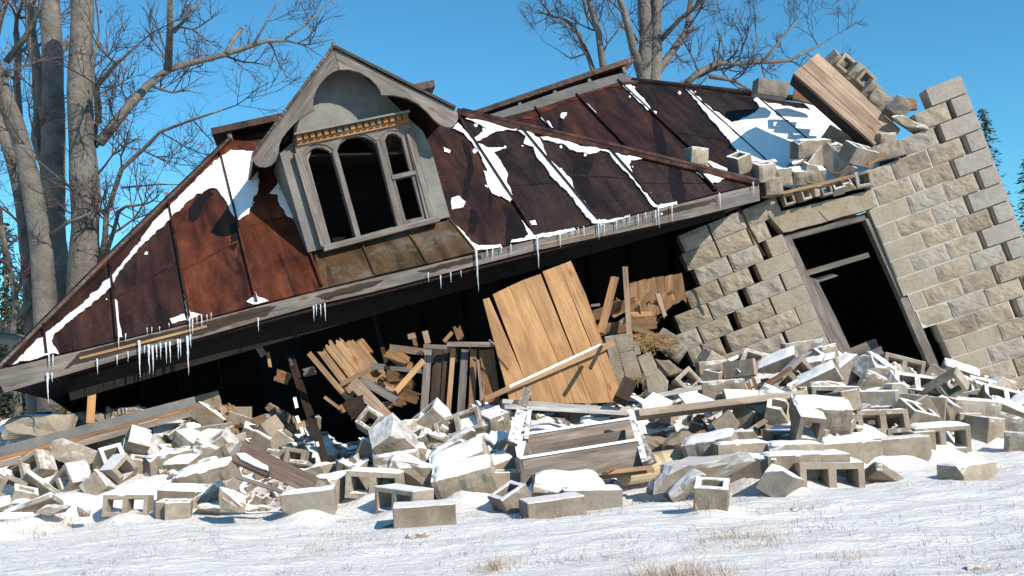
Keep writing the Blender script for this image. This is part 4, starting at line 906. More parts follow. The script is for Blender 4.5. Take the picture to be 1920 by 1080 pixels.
# ------------------------------------------------------------------ rubble, piece by piece: (crop x, crop y, kind, turn, tip, roll, snow, label, options)
def Z(n, x, y):
    ox, oy, s = {1: (0, 720, .25), 2: (320, 720, .25), 3: (640, 740, .25), 4: (900, 700, .2778), 5: (1180, 640, .3148), 6: (1500, 640, .2962), 7: (1260, 250, .25), 8: (1380, 80, .3889)}[n]
    return ox + x * s, oy + y * s
RUB = {1: [
 (300, 350, 'C', 0, 0, 5, 0, 'broad rounded lump of bare mortar above the long timber, farthest left', dict(sc=1.8, var=0, Y=8.2)),
 (560, 530, 'R', 4, -14, -21, 0.2, 'tan solid block with dark wet stains tilted just below the long timber', dict(Y=7.95)),
 (225, 650, 'H', -12, 70, 31, 1, 'long snow topped hollow block leaning down to the left edge rubble', dict(Y=7.8)),
 (385, 690, 'h', -20, 80, 25, 0, 'half block with dark core under the leaning snowy hollow block', dict(Y=7.95)),
 (165, 840, 'B', 20, 60, -30, .8, 'broken hollow block at the foot of the snow topped leaning block', dict(Y=7.55)),
 (330, 800, 'S', 10, 40, -38, 1, 'thin snow dusted slab pointing down right in the left rubble', dict(Y=7.55)),
 (520, 745, 'H', -30, 70, 42, .9, 'hollow block with a dark slot open below the stained tan block', dict(Y=7.6)),
 (645, 740, 'S', 0, 20, 45, 1, 'narrow snowy shard left of the tan triangular block', dict(Y=7.6)),
 (745, 780, 'h', 5, -20, 44, .5, 'tan block corner pointing up out of the snow at left', dict(Y=7.5)),
 (870, 640, 'B', -30, 50, -52, .7, 'frost streaked broken block with ribs right of the stained tan block', dict(Y=7.75)),
 (950, 705, 'B', 30, 40, -60, .6, 'second frost streaked broken block, lower and nearer the snow', dict(Y=7.65)),
 (855, 470, 'R', -8, 0, 6, 0, 'plain tan block under the long timber, behind the tilted ones', dict(Y=8.25)),
 (1000, 480, 'H', -35, 35, 48, 1, 'steeply tilted block with bright snow slab on its face below the timber', dict(Y=8.0)),
 (1130, 500, 'h', -40, 80, 50, .3, 'tilted half block showing its core beside the bright snow slab', dict(Y=8.1)),
 (1050, 630, 'h', 20, 5, -8, .6, 'half block with snowy top edge below the steeply tilted block', dict(Y=7.85)),
 (1160, 625, 'C', 0, 0, 70, 1, 'upright snow crusted lump in the left centre of the rubble', dict(Y=7.8)),
 (1265, 600, 'R', 40, 0, 8, 1, 'tan block with snow collar beside the upright crusted lump', dict(Y=7.85)),
 (1300, 400, 'h', 20, 10, 35, .9, 'snow patched half block just under the timber end', dict(Y=8.4)),
 (1240, 450, 'B', 0, 30, 60, .2, 'brown grey broken block leaning under the timber end', dict(Y=8.3)),
 (715, 275, 'C', 0, 0, 10, 0, 'rounded tan mortar lump resting above the long timber near the stud', dict(sc=1.15, var=3, Y=8.4)),
 (870, 235, 'C', 0, 0, -10, 0, 'low tan lump right of the rounded one above the timber', dict(Y=8.5)),
 (950, 215, 'C', 0, 0, 20, 0, 'pointed tan lump above the timber in front of the dark gap', dict(Y=8.55)),
 (1060, 215, 'S', 10, 70, 4, .8, 'flat pale shard above the timber in front of the dark gap', dict(Y=8.55)),
 (620, 310, 'C', 0, 0, 0, 0, 'small lump at the foot of the orange stud', dict(Y=8.4, sc=.7)),
 (40, 380, 'C', 0, 0, 0, 1, 'snowy lump at the left border above the timber', dict(Y=8.3)),
 (100, 370, 'S', 30, 0, 60, .7, 'upright shard at the left border above the timber', dict(Y=8.3)),
 (30, 690, 'C', 0, 0, 0, 1, 'snow covered lump at the left border under the timber', dict(Y=7.7)),
 (100, 900, 'C', 0, 0, 10, 1, 'snow covered lump lying low near the bottom left', dict(Y=7.4, sc=1.2)),
 (70, 990, 'S', 10, 50, 22, 1, 'snowy slab half sunk at the lowest left edge of the rubble', dict(Y=7.1)),
 (260, 930, 'S', 0, 60, 20, 1, 'snow covered slab half sunk left of the buried hollow block', dict(Y=7.2)),
 (170, 870, 'h', 30, 0, -20, .8, 'tan half block under the snow near the bottom left'),
 (410, 940, 'C', 0, 0, 0, .4, 'bare stone lump poking from the snow at lower left', dict(sc=.6, Y=7.1)),
 (640, 955, 'C', 0, 0, 0, .4, 'small bare lump poking through snow left of the buried hollow block', dict(sc=.55, Y=7.05)),
 (960, 915, 'H', 5, 80, 0, 1, 'hollow block buried to its core in snow at lower left', dict(Y=7.2, sc=.8)),
 ], 2: [
 (255, 235, 'h', 10, 0, -4, 0, 'square tan half block just right of the timber end', dict(Y=8.8)),
 (225, 155, 'S', 10, 0, 15, 0, 'shard lying on the square tan half block by the timber end', dict(Y=8.9)),
 (310, 385, 'R', -10, 0, 8, .2, 'pinkish block below the square half block', dict(Y=8.5)),
 (180, 480, 'R', -25, 20, -30, .3, 'olive ribbed block tilted below the pinkish block', dict(Y=8.1)),
 (330, 500, 'H', -10, 20, 33, .9, 'block with a long snowy edge rising to the right, left of the trough', dict(Y=8.1)),
 (370, 580, 'R', -20, 0, 30, .5, 'tan block under the long snowy edged block', dict(Y=7.9)),
 (60, 400, 'h', 30, 20, 40, .8, 'snow dusted half block leaning left below the timber end', dict(Y=8.3)),
 (40, 540, 'C', 0, 0, 0, .9, 'snowy lump below the olive ribbed block', dict(Y=8.0)),
 (60, 640, 'H', -20, 20, 5, 1, 'snow capped block low in the rubble left of the trough', dict(Y=7.8)),
 (210, 620, 'C', 0, 0, 10, 1, 'round snow heap on a lump under the tan block', dict(Y=7.8)),
 (280, 720, 'R', -6, 14, 14, 1, 'wide pale block with thin snow, left of the trough foot', dict(Y=7.6, sc=1.12)),
 (320, 830, 'R', -6, 0, 12, .7, 'pale block directly under the wide pale one', dict(Y=7.5)),
 (100, 860, 'H', 8, 10, -3, 1, 'block with thick white snow cap near the front left edge', dict(Y=7.4)),
 (60, 965, 'h', 12, 0, 0, .6, 'square tan half block at the front edge of the snow, left part', dict(Y=7.1)),
 (5, 960, 'h', 0, 0, 0, .6, 'second square half block beside it in the snow', dict(Y=7.15)),
 (270, 850, 'C', 0, 0, 30, 1, 'snowy lump right of the thick snow cap', dict(Y=7.35)),
 (475, 880, 'C', 0, 0, -10, 1, 'white snow covered lump at the foot of the trough', dict(Y=6.85, sc=1.15)),
 (310, 925, 'C', 0, 0, 0, .4, 'small pointed tan lump left of the white lump at the trough foot', dict(Y=7.2, sc=.7)),
 (520, 245, 'h', 0, 0, 0, 0, 'dull tan half block standing above the trough in front of the dark', dict(Y=9.0)),
 (715, 380, 'R', -45, 0, 38, 0, 'bare tan block standing on its corner above the trough', dict(Y=8.6)),
 (810, 290, 'r', 0, -10, 14, .3, 'square grey block behind the one on its corner', dict(Y=8.9)),
 (840, 440, 'h', 0, 0, -34, .4, 'small grey block leaning on the corner standing block', dict(Y=8.5)),
 (640, 300, 'C', 0, 0, 0, .6, 'frosted lump between sticks above the trough', dict(Y=8.9)),
 (750, 480, 'S', 0, 30, -30, .3, 'tan shard lying along the trough top edge', dict(Y=8.2)),
 (870, 540, 'C', 0, 0, 0, 0, 'dull lump behind the middle of the trough', dict(Y=8.2)),
 (930, 470, 'S', 0, 0, -35, 0, 'thin dark shard at the edge of the black hollow', dict(Y=8.5, sc=.8)),
 (930, 290, 'S', 0, 0, -10, 0, 'small shard touching the black hollow beside the pole', dict(Y=9, sc=.6)),
 (1125, 350, 'S', 30, 0, -60, .2, 'shard standing in the black hollow right of the pole', dict(Y=8.6, sc=.7)),
 (950, 570, 'h', -10, 80, -8, 0, 'brownish half block with open core behind the trough right end', dict(Y=8.1)),
 (1060, 630, 'S', 0, 60, -8, .9, 'snowy shard behind the trough right end', dict(Y=7.9)),
 (1130, 650, 'C', 0, 0, 0, 1, 'snow lump in shade behind the trough right end', dict(Y=7.8)),
 (1040, 885, 'F', 6, 4, 6, .9, 'long tan block low in the snow right below the trough', dict(Y=6.85)),
 (1270, 790, 'F', 62, 0, 0, 1, 'end on block with high snow cap right of the trough', dict(Y=7.3, sc=1.1)),
 (1300, 640, 'C', 0, 0, 0, 1, 'snow mounded lump at the mouth of the black hollow', dict(Y=7.8)),
 ], 3: [
 (255, 670, 'H', -4, 90, -2, 1, 'hollow block with two dark cores facing out, flat snow on top', dict(Y=7.15)),
 (110, 540, 'h', -20, 0, 35, .3, 'small tan block behind the two core block', dict(Y=7.7, sc=.8)),
 (240, 445, 'h', -30, 10, -30, .5, 'half block leaning on the large rounded block', dict(Y=7.75)),
 (455, 405, 'R', 35, 10, -48, .6, 'largest rounded tan block standing steep at the hollow mouth', dict(Y=7.7, sc=1.25)),
 (640, 225, 'H', -20, 15, 40, .9, 'block leaning up right below the dark plank screen', dict(Y=8.1)),
 (660, 345, 'B', -20, 20, 25, .9, 'snow crusted broken block between the rounded block and the open core block', dict(Y=7.85)),
 (900, 250, 'H', -10, 62, 20, .5, 'hollow block with one open rectangular core below the plank screen', dict(Y=8.0)),
 (880, 345, 'C', 0, 0, 40, .7, 'bluish grey broken lump in front of the open core block', dict(Y=7.6, sc=1.1)),
 (760, 480, 'C', 0, 0, 20, 1, 'heap of snow on a buried lump above the stacked pair', dict(Y=7.5, sc=1.3)),
 (560, 590, 'C', 0, 0, -20, 1, 'snow drift covered lump left of the stacked pair', dict(Y=7.3, sc=1.4)),
 (900, 520, 'R', -8, 30, 23, 1, 'upper of two snow covered blocks stacked in the centre', dict(Y=7.3, sc=1.08)),
 (930, 640, 'R', -6, 22, 15, 1, 'lower of two snow covered blocks stacked in the centre', dict(Y=7.1, sc=1.1)),
 (1150, 215, 'r', 30, 20, 18, .9, 'half block left of the long white frame ends, snow on top', dict(Y=8.0)),
 (1180, 400, 'h', 30, 20, 20, 1, 'snowy half block in shade under the leaning frosted board', dict(Y=7.7)),
 (1190, 560, 'h', 20, 20, 20, 1, 'snowy half block in deep shade left of the wooden box', dict(Y=7.4)),
 (1230, 670, 'h', 10, 0, 0, .3, 'dark shaded half block at the left foot of the wooden box', dict(Y=7.15)),
 (470, 800, 'H', -42, 90, 0, .7, 'grey hollow block showing two cores at its left end, behind the front block', dict(Y=6.75)),
 (625, 925, 'F', 6, 2, 3, .6, 'clean tan block lying alone nearest the viewer in the snow', dict(Y=6.35, sc=1.0, var=0)),
 (1285, 815, 'r', 25, 15, 32, .8, 'tilted half block casting blue shade at the lower left of the box', dict(Y=6.7, sc=1.1)),
 ], 4: [
 (490, 935, 'F', 18, 2, 5, .5, 'tan block with rough dark left end in front of the snow mound', dict(Y=6.45)),
 (590, 770, 'C', 0, 0, 0, 1, 'big boulder like lump under thick snow in front of the wooden box', dict(Y=6.9, sc=2.0, var=4)),
 (750, 870, 'F', 5, 0, 0, 1, 'block almost buried in snow right of the rough ended tan block', dict(Y=6.7)),
 (830, 390, 'R', 8, 20, 2, 1, 'snow covered block lying in shade behind the wooden box', dict(Y=8.3)),
 (825, 325, 'h', 8, 10, 2, 1, 'bluish snowy half block in shade under the white frame', dict(Y=8.4)),
 (1200, 490, 'C', 0, 0, 0, 0, 'rough lump under the long board right of the box', dict(Y=8.2, sc=1.4)),
 (1320, 510, 'C', 0, 0, 20, 0, 'smooth grey lump under the long board right of the box', dict(Y=8.2, sc=1.2)),
 (1150, 470, 'C', 0, 0, 20, 0, 'dark lump under the long board, closest to the box', dict(Y=8.5)),
 (1260, 190, 'C', 0, 0, 20, 1, 'snowy lump between the boards above the box', dict(Y=8.9, sc=.8)),
 (1190, 770, 'C', 0, 0, 20, .4, 'dark lump in the snow right of the box', dict(Y=6.9, sc=.7)),
 (560, 150, 'C', 0, 0, 0, .9, 'frosted lump behind the white frame', dict(Y=8.9)),
 ], 5: [
 (430, 780, 'C', 0, 0, 8, .1, 'large rough tan boulder like lump left of the upright half block', dict(Y=6.9, sc=1.9, var=2)),
 (330, 860, 'C', 0, 0, 40, .3, 'brown lump at the left foot of the rough boulder like lump', dict(Y=6.7, sc=1.1)),
 (490, 938, 'h', -14, 12, -2, .8, 'upright half block with core open on top, near the front', dict(Y=6.05, sc=1.08, var=0)),
 (905, 850, 'F', 62, 10, -20, .7, 'block tilted forward on its corner beside the rusty marked one', dict(Y=6.75)),
 (490, 640, 'R', -25, 10, 14, 1, 'grey faced block with snow on its right slope under the dark gap', dict(Y=7.5)),
 (665, 680, 'H', 5, 0, 2, 1, 'low block with smooth thick snow cap left of the flat one', dict(Y=7.35)),
 (745, 765, 'F', -38, 0, 0, 1, 'turned snow topped block with dark left face in front of the capped one', dict(Y=7.1)),
 (975, 685, 'H', 3, 0, 1, 1, 'long flat snow topped block below the standing core block', dict(Y=7.3)),
 (950, 750, 'H', 10, 0, 2, 1, 'snow covered block behind the tilted forward one', dict(Y=7.05)),
 (1130, 745, 'H', 0, 0, 2, 1, 'snow covered block right behind the rusty marked one', dict(Y=7.2)),
 (1050, 560, 'H', -24, 90, 84, .4, 'hollow block standing on end with one large dark core', dict(Y=7.45)),
 (1135, 435, 'R', -4, 24, -3, 1, 'block under a wide smooth snow slab above the standing core block', dict(Y=7.7, sc=1.1)),
 (885, 600, 'h', 0, 90, 0, .3, 'shaded half block left of the standing core block', dict(Y=7.7)),
 (610, 545, 'S', 30, 0, -50, 0, 'tilted bare shard below the long board', dict(Y=8.0)),
 (500, 555, 'C', 0, 0, 0, 0, 'small dark lump below the long board beside the tilted shard', dict(Y=8.0, sc=.7)),
 (400, 585, 'C', 0, 0, 0, 0, 'low dark lump in the gap below the long board', dict(Y=8.1, sc=.7)),
 (290, 620, 'C', 0, 0, 0, 0, 'grey lump right of the box under the board', dict(Y=7.9, sc=1.2)),
 (950, 445, 'B', -10, 30, -12, .6, 'broken block with snow edge under the right end of the long board', dict(Y=8.2)),
 (850, 530, 'C', 0, 0, 0, 0, 'rust brown lump under the right end of the long board', dict(Y=8.2, sc=.8)),
 (760, 600, 'S', 0, 10, 2, .5, 'flat pale shard below the dark gap', dict(Y=7.6)),
 (550, 295, 'R', 2, 0, 5, .7, 'tan block with snow edge lying along the long board', dict(Y=9.0)),
 (340, 240, 'h', 10, 85, 42, .6, 'half block turned as a diamond above the white board', dict(Y=9.5)),
 (710, 145, 'B', 20, 50, 20, .9, 'snowy broken block with web below the door side masonry', dict(Y=9.5)),
 (790, 150, 'B', -20, 70, -20, .9, 'snow filled broken block right of the snowy web block', dict(Y=9.4)),
 (890, 145, 'H', -25, 20, 24, 1, 'smooth snowy block above the brown stick', dict(Y=9.3)),
 (550, 185, 'R', 0, -5, 5, .5, 'pale slab like block fallen against the wall foot', dict(Y=9.8, sc=1.2)),
 (480, 120, 'r', 20, 0, -30, .3, 'chipped block at the lower left foot of the wall', dict(Y=10.0)),
 (960, 225, 'H', 10, 88, 42, .9, 'block with rounded dark core facing out above the long board end', dict(Y=9.0)),
 (880, 260, 'h', 10, 88, 20, .9, 'snow filled half block behind the brown stick', dict(Y=9.05)),
 (1110, 165, 'h', -30, 10, 14, 1, 'snowy half block just under the square tan one', dict(Y=9.2)),
 (1125, 240, 'H', -20, 15, 28, 1, 'smooth snow covered slab like block rising right', dict(Y=8.9)),
 (1010, 165, 'C', 0, 0, 0, 1, 'snow lump at the wall foot under the door jamb', dict(Y=9.5)),
 ], 6: [
 (155, 90, 'r', 25, 0, 14, .7, 'square tan half block leaning on the left door jamb foot', dict(Y=9.6)),
 (275, 185, 'H', 10, 20, -4, .9, 'block with speckled snowy face lying in the doorway', dict(Y=9.5)),
 (210, 355, 'H', -5, 90, 0, .9, 'block with rounded dark core under the long board end', dict(Y=8.4)),
 (200, 280, 'S', 0, 60, 14, 1, 'snowy shard on the core block at the board end', dict(Y=8.6)),
 (450, 275, 'r', -10, 0, -28, 1, 'white half block leaning on the big rough edged block', dict(Y=8.9)),
 (510, 215, 'R', 30, 15, -28, 1, 'big rough edged block leaning in the doorway', dict(Y=9.3, sc=1.25)),
 (635, 170, 'H', 0, 80, -14, .8, 'long pale hollow block sloping down right in the doorway', dict(Y=9.5)),
 (700, 235, 'B', 0, 60, -14, 1, 'snow lined broken block under the long pale hollow block', dict(Y=9.3)),
 (730, 300, 'H', -10, 50, -8, .8, 'open topped block with two snow rimmed cores beside the dark grey one', dict(Y=9.05)),
 (905, 300, 'H', -35, 88, 38, 0, 'dark grey snowless hollow block standing on its corner at the jamb foot', dict(Y=8.9)),
 (335, 330, 'C', 0, 0, 10, .6, 'lump at the foot of the white half block', dict(Y=8.8)),
 (450, 390, 'F', -28, 0, 2, .8, 'wide block with dark left face and frosty top in the right pile', dict(Y=8.5, sc=1.1)),
 (760, 415, 'F', -28, 0, -6, .8, 'grey sided snow topped block under the dark grey corner block', dict(Y=8.6, sc=1.05)),
 (515, 525, 'H', -8, 72, 3, 1, 'snow plastered hollow block with one dark square core', dict(Y=8.1)),
 (720, 475, 'H', 38, 28, -12, .9, 'open topped block with two clear square cores in the right pile', dict(Y=8.3)),
 (320, 560, 'B', -10, 30, -35, 1, 'snow heaped broken block left of the square core block', dict(Y=7.9)),
 (820, 500, 'S', 0, 0, -60, .3, 'dark shard leaning on the two core block', dict(Y=8.4)),
 (380, 450, 'C', 0, 0, 50, .5, 'small dark lump between the wide block and the snow slab', dict(Y=8.2, sc=.7)),
 (330, 470, 'B', 0, 60, 50, .7, 'ribbed broken block end beside the wide snow slab', dict(Y=8.1, sc=.7)),
 (300, 640, 'S', 0, 75, 2, 1, 'flat snow covered slab in front of the square core block', dict(Y=7.8)),
 (520, 640, 'S', 0, 75, 2, 1, 'flat snow covered slab on the smooth tan block', dict(Y=7.75)),
 (640, 680, 'F', 4, 0, 4, .5, 'smooth tan block at the front of the right pile', dict(Y=7.75, var=0)),
 (440, 700, 'h', -50, 90, 0, .5, 'half block end with dark core left of the smooth tan block', dict(Y=7.7)),
 (280, 700, 'H', 4, 10, 4, 1, 'broken snow topped block in front of the flat slab', dict(Y=7.5)),
 (870, 615, 'H', 0, 92, 4, 1, 'long low block with two small dark cores at the pile foot', dict(Y=8.1, sc=1.15)),
 (750, 640, 'h', 10, 0, 3, .5, 'tan half block at the left end of the long low block', dict(Y=7.95)),
 (935, 465, 'C', 0, 0, 80, 0, 'dark round lump left of the snow blotched block', dict(Y=8.6, sc=.9)),
 (1085, 440, 'R', 8, 6, -4, .75, 'block with blotches of snow on its rough face', dict(Y=8.8, sc=1.1)),
 (1050, 520, 'h', 0, 90, 0, .3, 'half block with core below the snow blotched block', dict(Y=8.7)),
 (1105, 320, 'H', -20, 10, -24, 1, 'snowy block sloping down right under the leaning wall', dict(Y=9.5)),
 (1080, 275, 'S', 0, 40, 8, .9, 'thin pale shard at the foot of the leaning wall', dict(Y=9.8)),
 (1180, 325, 'B', 0, 55, -14, .9, 'broken block with snow rimmed webs near the wall foot', dict(Y=9.5)),
 (1285, 385, 'H', -8, 45, -14, .8, 'open cored block with snow rims near the right border', dict(Y=9.2)),
 (1270, 295, 'r', 10, 0, -14, .4, 'small tan block at the wall foot near the right border', dict(Y=9.9)),
 (1330, 470, 'H', -20, 20, -26, 1, 'snow covered block tilted down right near the border', dict(Y=8.9)),
 (1335, 540, 'R', -24, 0, -20, .6, 'dull block below the tilted snowy one near the right border', dict(Y=8.75)),
 (1165, 560, 'r', 32, 0, -6, .9, 'tan half block standing alone at the right pile foot', dict(Y=8.5, sc=1.2)),
 (1405, 430, 'H', 20, 10, 30, 1, 'snowy block cut by the right border', dict(Y=9.1)),
 (1380, 650, 'r', -30, 0, -3, .2, 'dark shaded half block at the right border on the snow', dict(Y=8.05)),
 (600, 850, 'S', 10, 60, -10, 1, 'low snow dusted shard lying left of the lone split block', dict(Y=7.0)),
 (1060, 860, 'F', 34, 0, 2, 1, 'lone tan block with split frosty left end on open snow', dict(Y=7.1, sc=1.05)),
 (170, 870, 'H', 4, 84, 0, .9, 'large snow topped hollow block with a rust mark, near the front', dict(Y=6.95, sc=1.15, var=1)),
 (20, 60, 'R', 0, 0, 8, .6, 'tan block against the left door jamb foot', dict(Y=9.9)),
 (110, 180, 'H', -25, 12, 18, 1, 'upper smooth snowy block below the square tan half block', dict(Y=9.3)),
 ], 7: [
 (180, 185, 'r', 15, 0, -4, .9, 'snow capped half block resting on the hip of the roof', dict(Y=10.15)),
 (505, 225, 'h', 20, 30, 25, .8, 'tilted frosty block, leftmost of the wall top pile', dict(Y=10.35)),
 (685, 290, 'r', 10, 20, 8, .9, 'snowy block beside the eave tip', dict(Y=10.35)),
 (745, 405, 'r', 4, 0, 5, 0, 'square tan block directly right of the eave tip', dict(Y=10.4)),
 (820, 330, 'r', 0, 10, 5, .8, 'frosty block behind the square tan block at the eave tip', dict(Y=10.5)),
 (1010, 320, 'R', 5, 30, 5, .9, 'snow streaked block above the left half of the lintel', dict(Y=10.5, sc=.9)),
 (1110, 310, 'B', 5, 20, -10, .8, 'snow streaked broken block above the lintel middle', dict(Y=10.5)),
 (1040, 120, 'R', 12, 8, 4, 1, 'block with the thickest snow cap, on the snowy roof above the lintel', dict(Y=10.7)),
 (1115, 195, 'S', 20, 10, 50, .9, 'slanting frosty shard beside the thickest snow cap', dict(Y=10.6)),
 (1220, 215, 'H', -30, 30, -60, .7, 'dark sided block standing steep left of the open double core block', dict(Y=10.6)),
 (1400, 160, 'H', 35, 32, -4, .5, 'upright block on the wall top showing both cores', dict(Y=10.5, var=0)),
 (1590, 65, 'r', 10, 10, 5, .5, 'small grey block below the lower end of the plank beam', dict(Y=10.7)),
 (1600, 140, 'R', -10, 0, 14, .2, 'brownish block between the double core block and the stepped wall', dict(Y=10.6, sc=.9)),
 (650, 240, 'C', 0, 0, 0, .6, 'brown lump in the wall top pile', dict(Y=10.6)),
 (1210, 110, 'C', 0, 0, 30, .8, 'snowy lump behind the steep dark sided block', dict(Y=10.8)),
 (960, 215, 'C', 0, 0, 30, 1, 'snow heap on a lump above the lintel', dict(Y=10.7)),
 (870, 500, 'h', 0, 88, 16, .2, 'leftmost broken web block standing on the lintel', dict(Y=10.5, sc=.62)),
 (985, 465, 'h', 20, 88, 16, .5, 'second broken web block on the lintel', dict(Y=10.5, sc=.62)),
 (1070, 440, 'r', 30, 10, 16, 0, 'rust stained web piece in the middle of the lintel', dict(Y=10.5, sc=.55)),
 (1150, 430, 'h', 0, 88, 16, .7, 'frosted web block right of the rust stained piece', dict(Y=10.5, sc=.62)),
 (1240, 405, 'h', 0, 60, 16, 1, 'snow filled web block on the right half of the lintel', dict(Y=10.5, sc=.66)),
 (1345, 375, 'B', 0, 40, 16, .6, 'dark broken piece at the right end of the lintel', dict(Y=10.5, sc=.55)),
 (1430, 350, 'h', -10, 90, 10, .8, 'half block with core at the step between lintel and wall', dict(Y=10.55, sc=.9)),
 ], 8: [
 (165, 225, 'R', 10, 0, -6, 0, 'lone tan ribbed block perched on the far hip against the sky', dict(Y=11.9)),
 (480, 95, 'r', 20, 30, -35, 0, 'topmost block on the plank beam', dict(Y=11.35)),
 (515, 110, 'h', 10, 88, -38, 0, 'second block down the plank beam, core open', dict(Y=11.3)),
 (580, 150, 'r', 10, 10, -38, 0, 'third block down the plank beam, rough and round', dict(Y=11.2)),
 (610, 185, 'h', 10, 88, -42, 0, 'fourth block down the plank beam with dark hole', dict(Y=11.1)),
 (650, 235, 'r', 10, 20, -38, 0, 'fifth block down the plank beam', dict(Y=11.0)),
 (710, 300, 'R', 0, 10, -38, 0, 'brown long block low on the plank beam', dict(Y=10.95)),
 (790, 310, 'r', 0, 20, -38, .8, 'snow patched block at the lower end of the plank beam', dict(Y=10.7)),
 (830, 395, 'C', 0, 0, -30, .2, 'dark lump wedged between plank beam and stepped wall', dict(Y=10.65, sc=1.1)),
 (505, 470, 'S', 0, 40, -30, .9, 'shard under the plank beam on the snowy roof', dict(Y=11.0)),
 ]}
NOANCH = ('upper of two', 'on the square tan half', 'on the smooth tan', 'on the core block')
for z, lst in RUB.items():
    for e in lst:
        x, y = Z(z, e[0], e[1]); kw = dict(e[8]) if len(e) > 8 else {}
        if z in (1, 2) and 'sc' not in kw: kw['sc'] = 0.9
        g = {7: 'loose blocks on top of the wall and lintel', 8: 'loose blocks on top of the wall and lintel'}.get(z)
        blk(x, y, e[2], e[3], e[4], e[5], e[6], e[7], group=g, anchor=not any(q in e[7] for q in NOANCH), **kw)
# smaller pieces in between; nothing tells them apart, so each zone and sort shares one label
fr_ = random.Random(11); placed = 0; spots = []
zones = [(-60, 430, 'left'), (430, 660, 'trough'), (640, 960, 'centre'), (1230, 1560, 'right centre'), (1560, 1960, 'right')]
zl = {'left': 'below the long timber', 'trough': 'around the fallen trough', 'centre': 'below the dark plank screen', 'right centre': 'around the long white board', 'right': 'at the leaning wall foot'}
tries = 0
while placed < 190 and tries < 4000:
    tries += 1
    px = fr_.uniform(-40, 1960); Yb, Yt, zt = table(px, MT)
    if 940 < px < 1230: continue
    y = fr_.uniform(Yb + 0.05, Yt + (0.0 if px > 1250 else -0.1)); x = (px - 960) / FPX * y
    if 420 < px < 625 and y < 8.3: continue
    if any(abs(x - a) + abs(y - b) < 0.13 for a, b in spots): continue
    spots.append((x, y)); placed += 1
    zn = [n for a, b, n in zones if a <= px <= b] or ['left']; zn = zn[-1]
    k = fr_.choice('CCCCBBBSSRFF'); s = fr_.uniform(.35, .85) if k in 'CBS' else fr_.uniform(.8, 1.0)
    sn = fr_.choice((.6, .9, 1)) ; p = Vector((x, y, H(x, y) + 0.035 * s)); qx, qy = proj(p)
    kind = {'F': 'whole solid block', 'C': 'block chunk', 'B': 'broken block', 'S': 'block shard', 'h': 'half block', 'H': 'whole block', 'R': 'rough faced block'}[k]
    lb = ('snow capped ' if sn == 1 else 'snow dusted ') + kind + ' in rubble ' + zl[zn]
    blk(qx, qy, k, fr_.uniform(-80, 80), fr_.uniform(-20, 45), fr_.uniform(-35, 35), sn, lb, Y=y, sc=s, group=lb, anchor=False)
build_ground()
# near-black sheet added over the snow under the roof; its colour stands for shade
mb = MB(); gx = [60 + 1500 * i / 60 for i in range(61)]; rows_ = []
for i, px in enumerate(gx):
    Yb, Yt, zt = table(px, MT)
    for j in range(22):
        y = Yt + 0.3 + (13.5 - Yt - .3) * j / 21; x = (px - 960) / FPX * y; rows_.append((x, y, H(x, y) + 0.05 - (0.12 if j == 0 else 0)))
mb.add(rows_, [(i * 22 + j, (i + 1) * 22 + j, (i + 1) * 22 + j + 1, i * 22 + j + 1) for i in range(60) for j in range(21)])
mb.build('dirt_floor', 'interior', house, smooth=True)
while placed < 275:
    px = fr_.uniform(-40, 1960); Yb, Yt, zt = table(px, MT)
    y = fr_.uniform(Yb - 0.1, Yt); x = (px - 960) / FPX * y
    if 940 < px < 1215: continue
    placed += 1; zn = [n for a, b, n in zones if a <= px <= b] or ['left']; k = fr_.choice('CCBS'); s = fr_.uniform(.2, .45); p = Vector((x, y, H(x, y) + 0.02)); qx, qy = proj(p)
    lb = 'small mortar fragment lying loose in rubble ' + zl[zn[-1]]
    blk(qx, qy, k, fr_.uniform(-80, 80), fr_.uniform(-30, 60), fr_.uniform(-40, 40), fr_.choice((0, .4, .9)), lb, Y=y, sc=s, group=lb, anchor=False)
# crumbs: uncountable
mb = MB(); cr_ = random.Random(3)
for _ in range(1500):
    px = cr_.uniform(-60, 1980); Yb, Yt, zt = table(px, MT); y = cr_.uniform(Yb - 0.15, Yt + 0.3); x = (px - 960) / FPX * y; s = cr_.uniform(.008, .03) * (1.6 if cr_.random() < .1 else 1)
    c = Vector((x, y, H(x, y) + s * .3)); q = Matrix.Rotation(cr_.uniform(0, 6), 3, 'Z') @ Matrix.Rotation(cr_.uniform(-.6, .6), 3, 'X')
    mb.box(c, q @ Vector((s * 1.4, 0, 0)), q @ Vector((0, s, 0)), q @ Vector((0, 0, s * .7)), jit=s * .35, rg=cr_)
tag(mb.build('rubble', 'block'), 'scattered mortar crumbs and stone chips over the rubble slope', 'rubble', kind='stuff')

# ------------------------------------------------------------------ timbers and boards
def wood(name, label, cat, group=None): return dict(name=name, label=label, cat=cat, group=group)
def one(mb, mat, name, label, cat='board', group=None, smooth=False):
    return tag(mb.build(name, mat, smooth=smooth), label, cat, group)
def thing_of(parts, name, label, cat, loc, group=None):
    t = empty(name, loc, label, cat, group)
    for nm, mb, mat in parts: mb.build(nm, mat, t)
    return t
# long timber at left
a, b = P(-40, 872, 7.7), P(366, 762, 8.35)
m1 = MB(); board(m1, a + Vector((0, 0, .06)), b + Vector((0, 0, .045)), 0.075, 0.09); m2 = MB(); board(m2, a + Vector((0, -.01, .005)), b + Vector((0, -.01, .0)), 0.04, 0.07); m3 = MB(); board(m3, a + Vector((0, -.03, -.045)), b + Vector((-.03, -.03, -.055)), 0.05, 0.09)
thing_of([('flashing', m1, 'galv'), ('board', m2, 'brown'), ('board', m3, 'greysnow')], 'roof_timber', 'long double timber with grey flashing lying across the left rubble', 'timber', Vector(((a.x + b.x) / 2, (a.y + b.y) / 2, .4)))
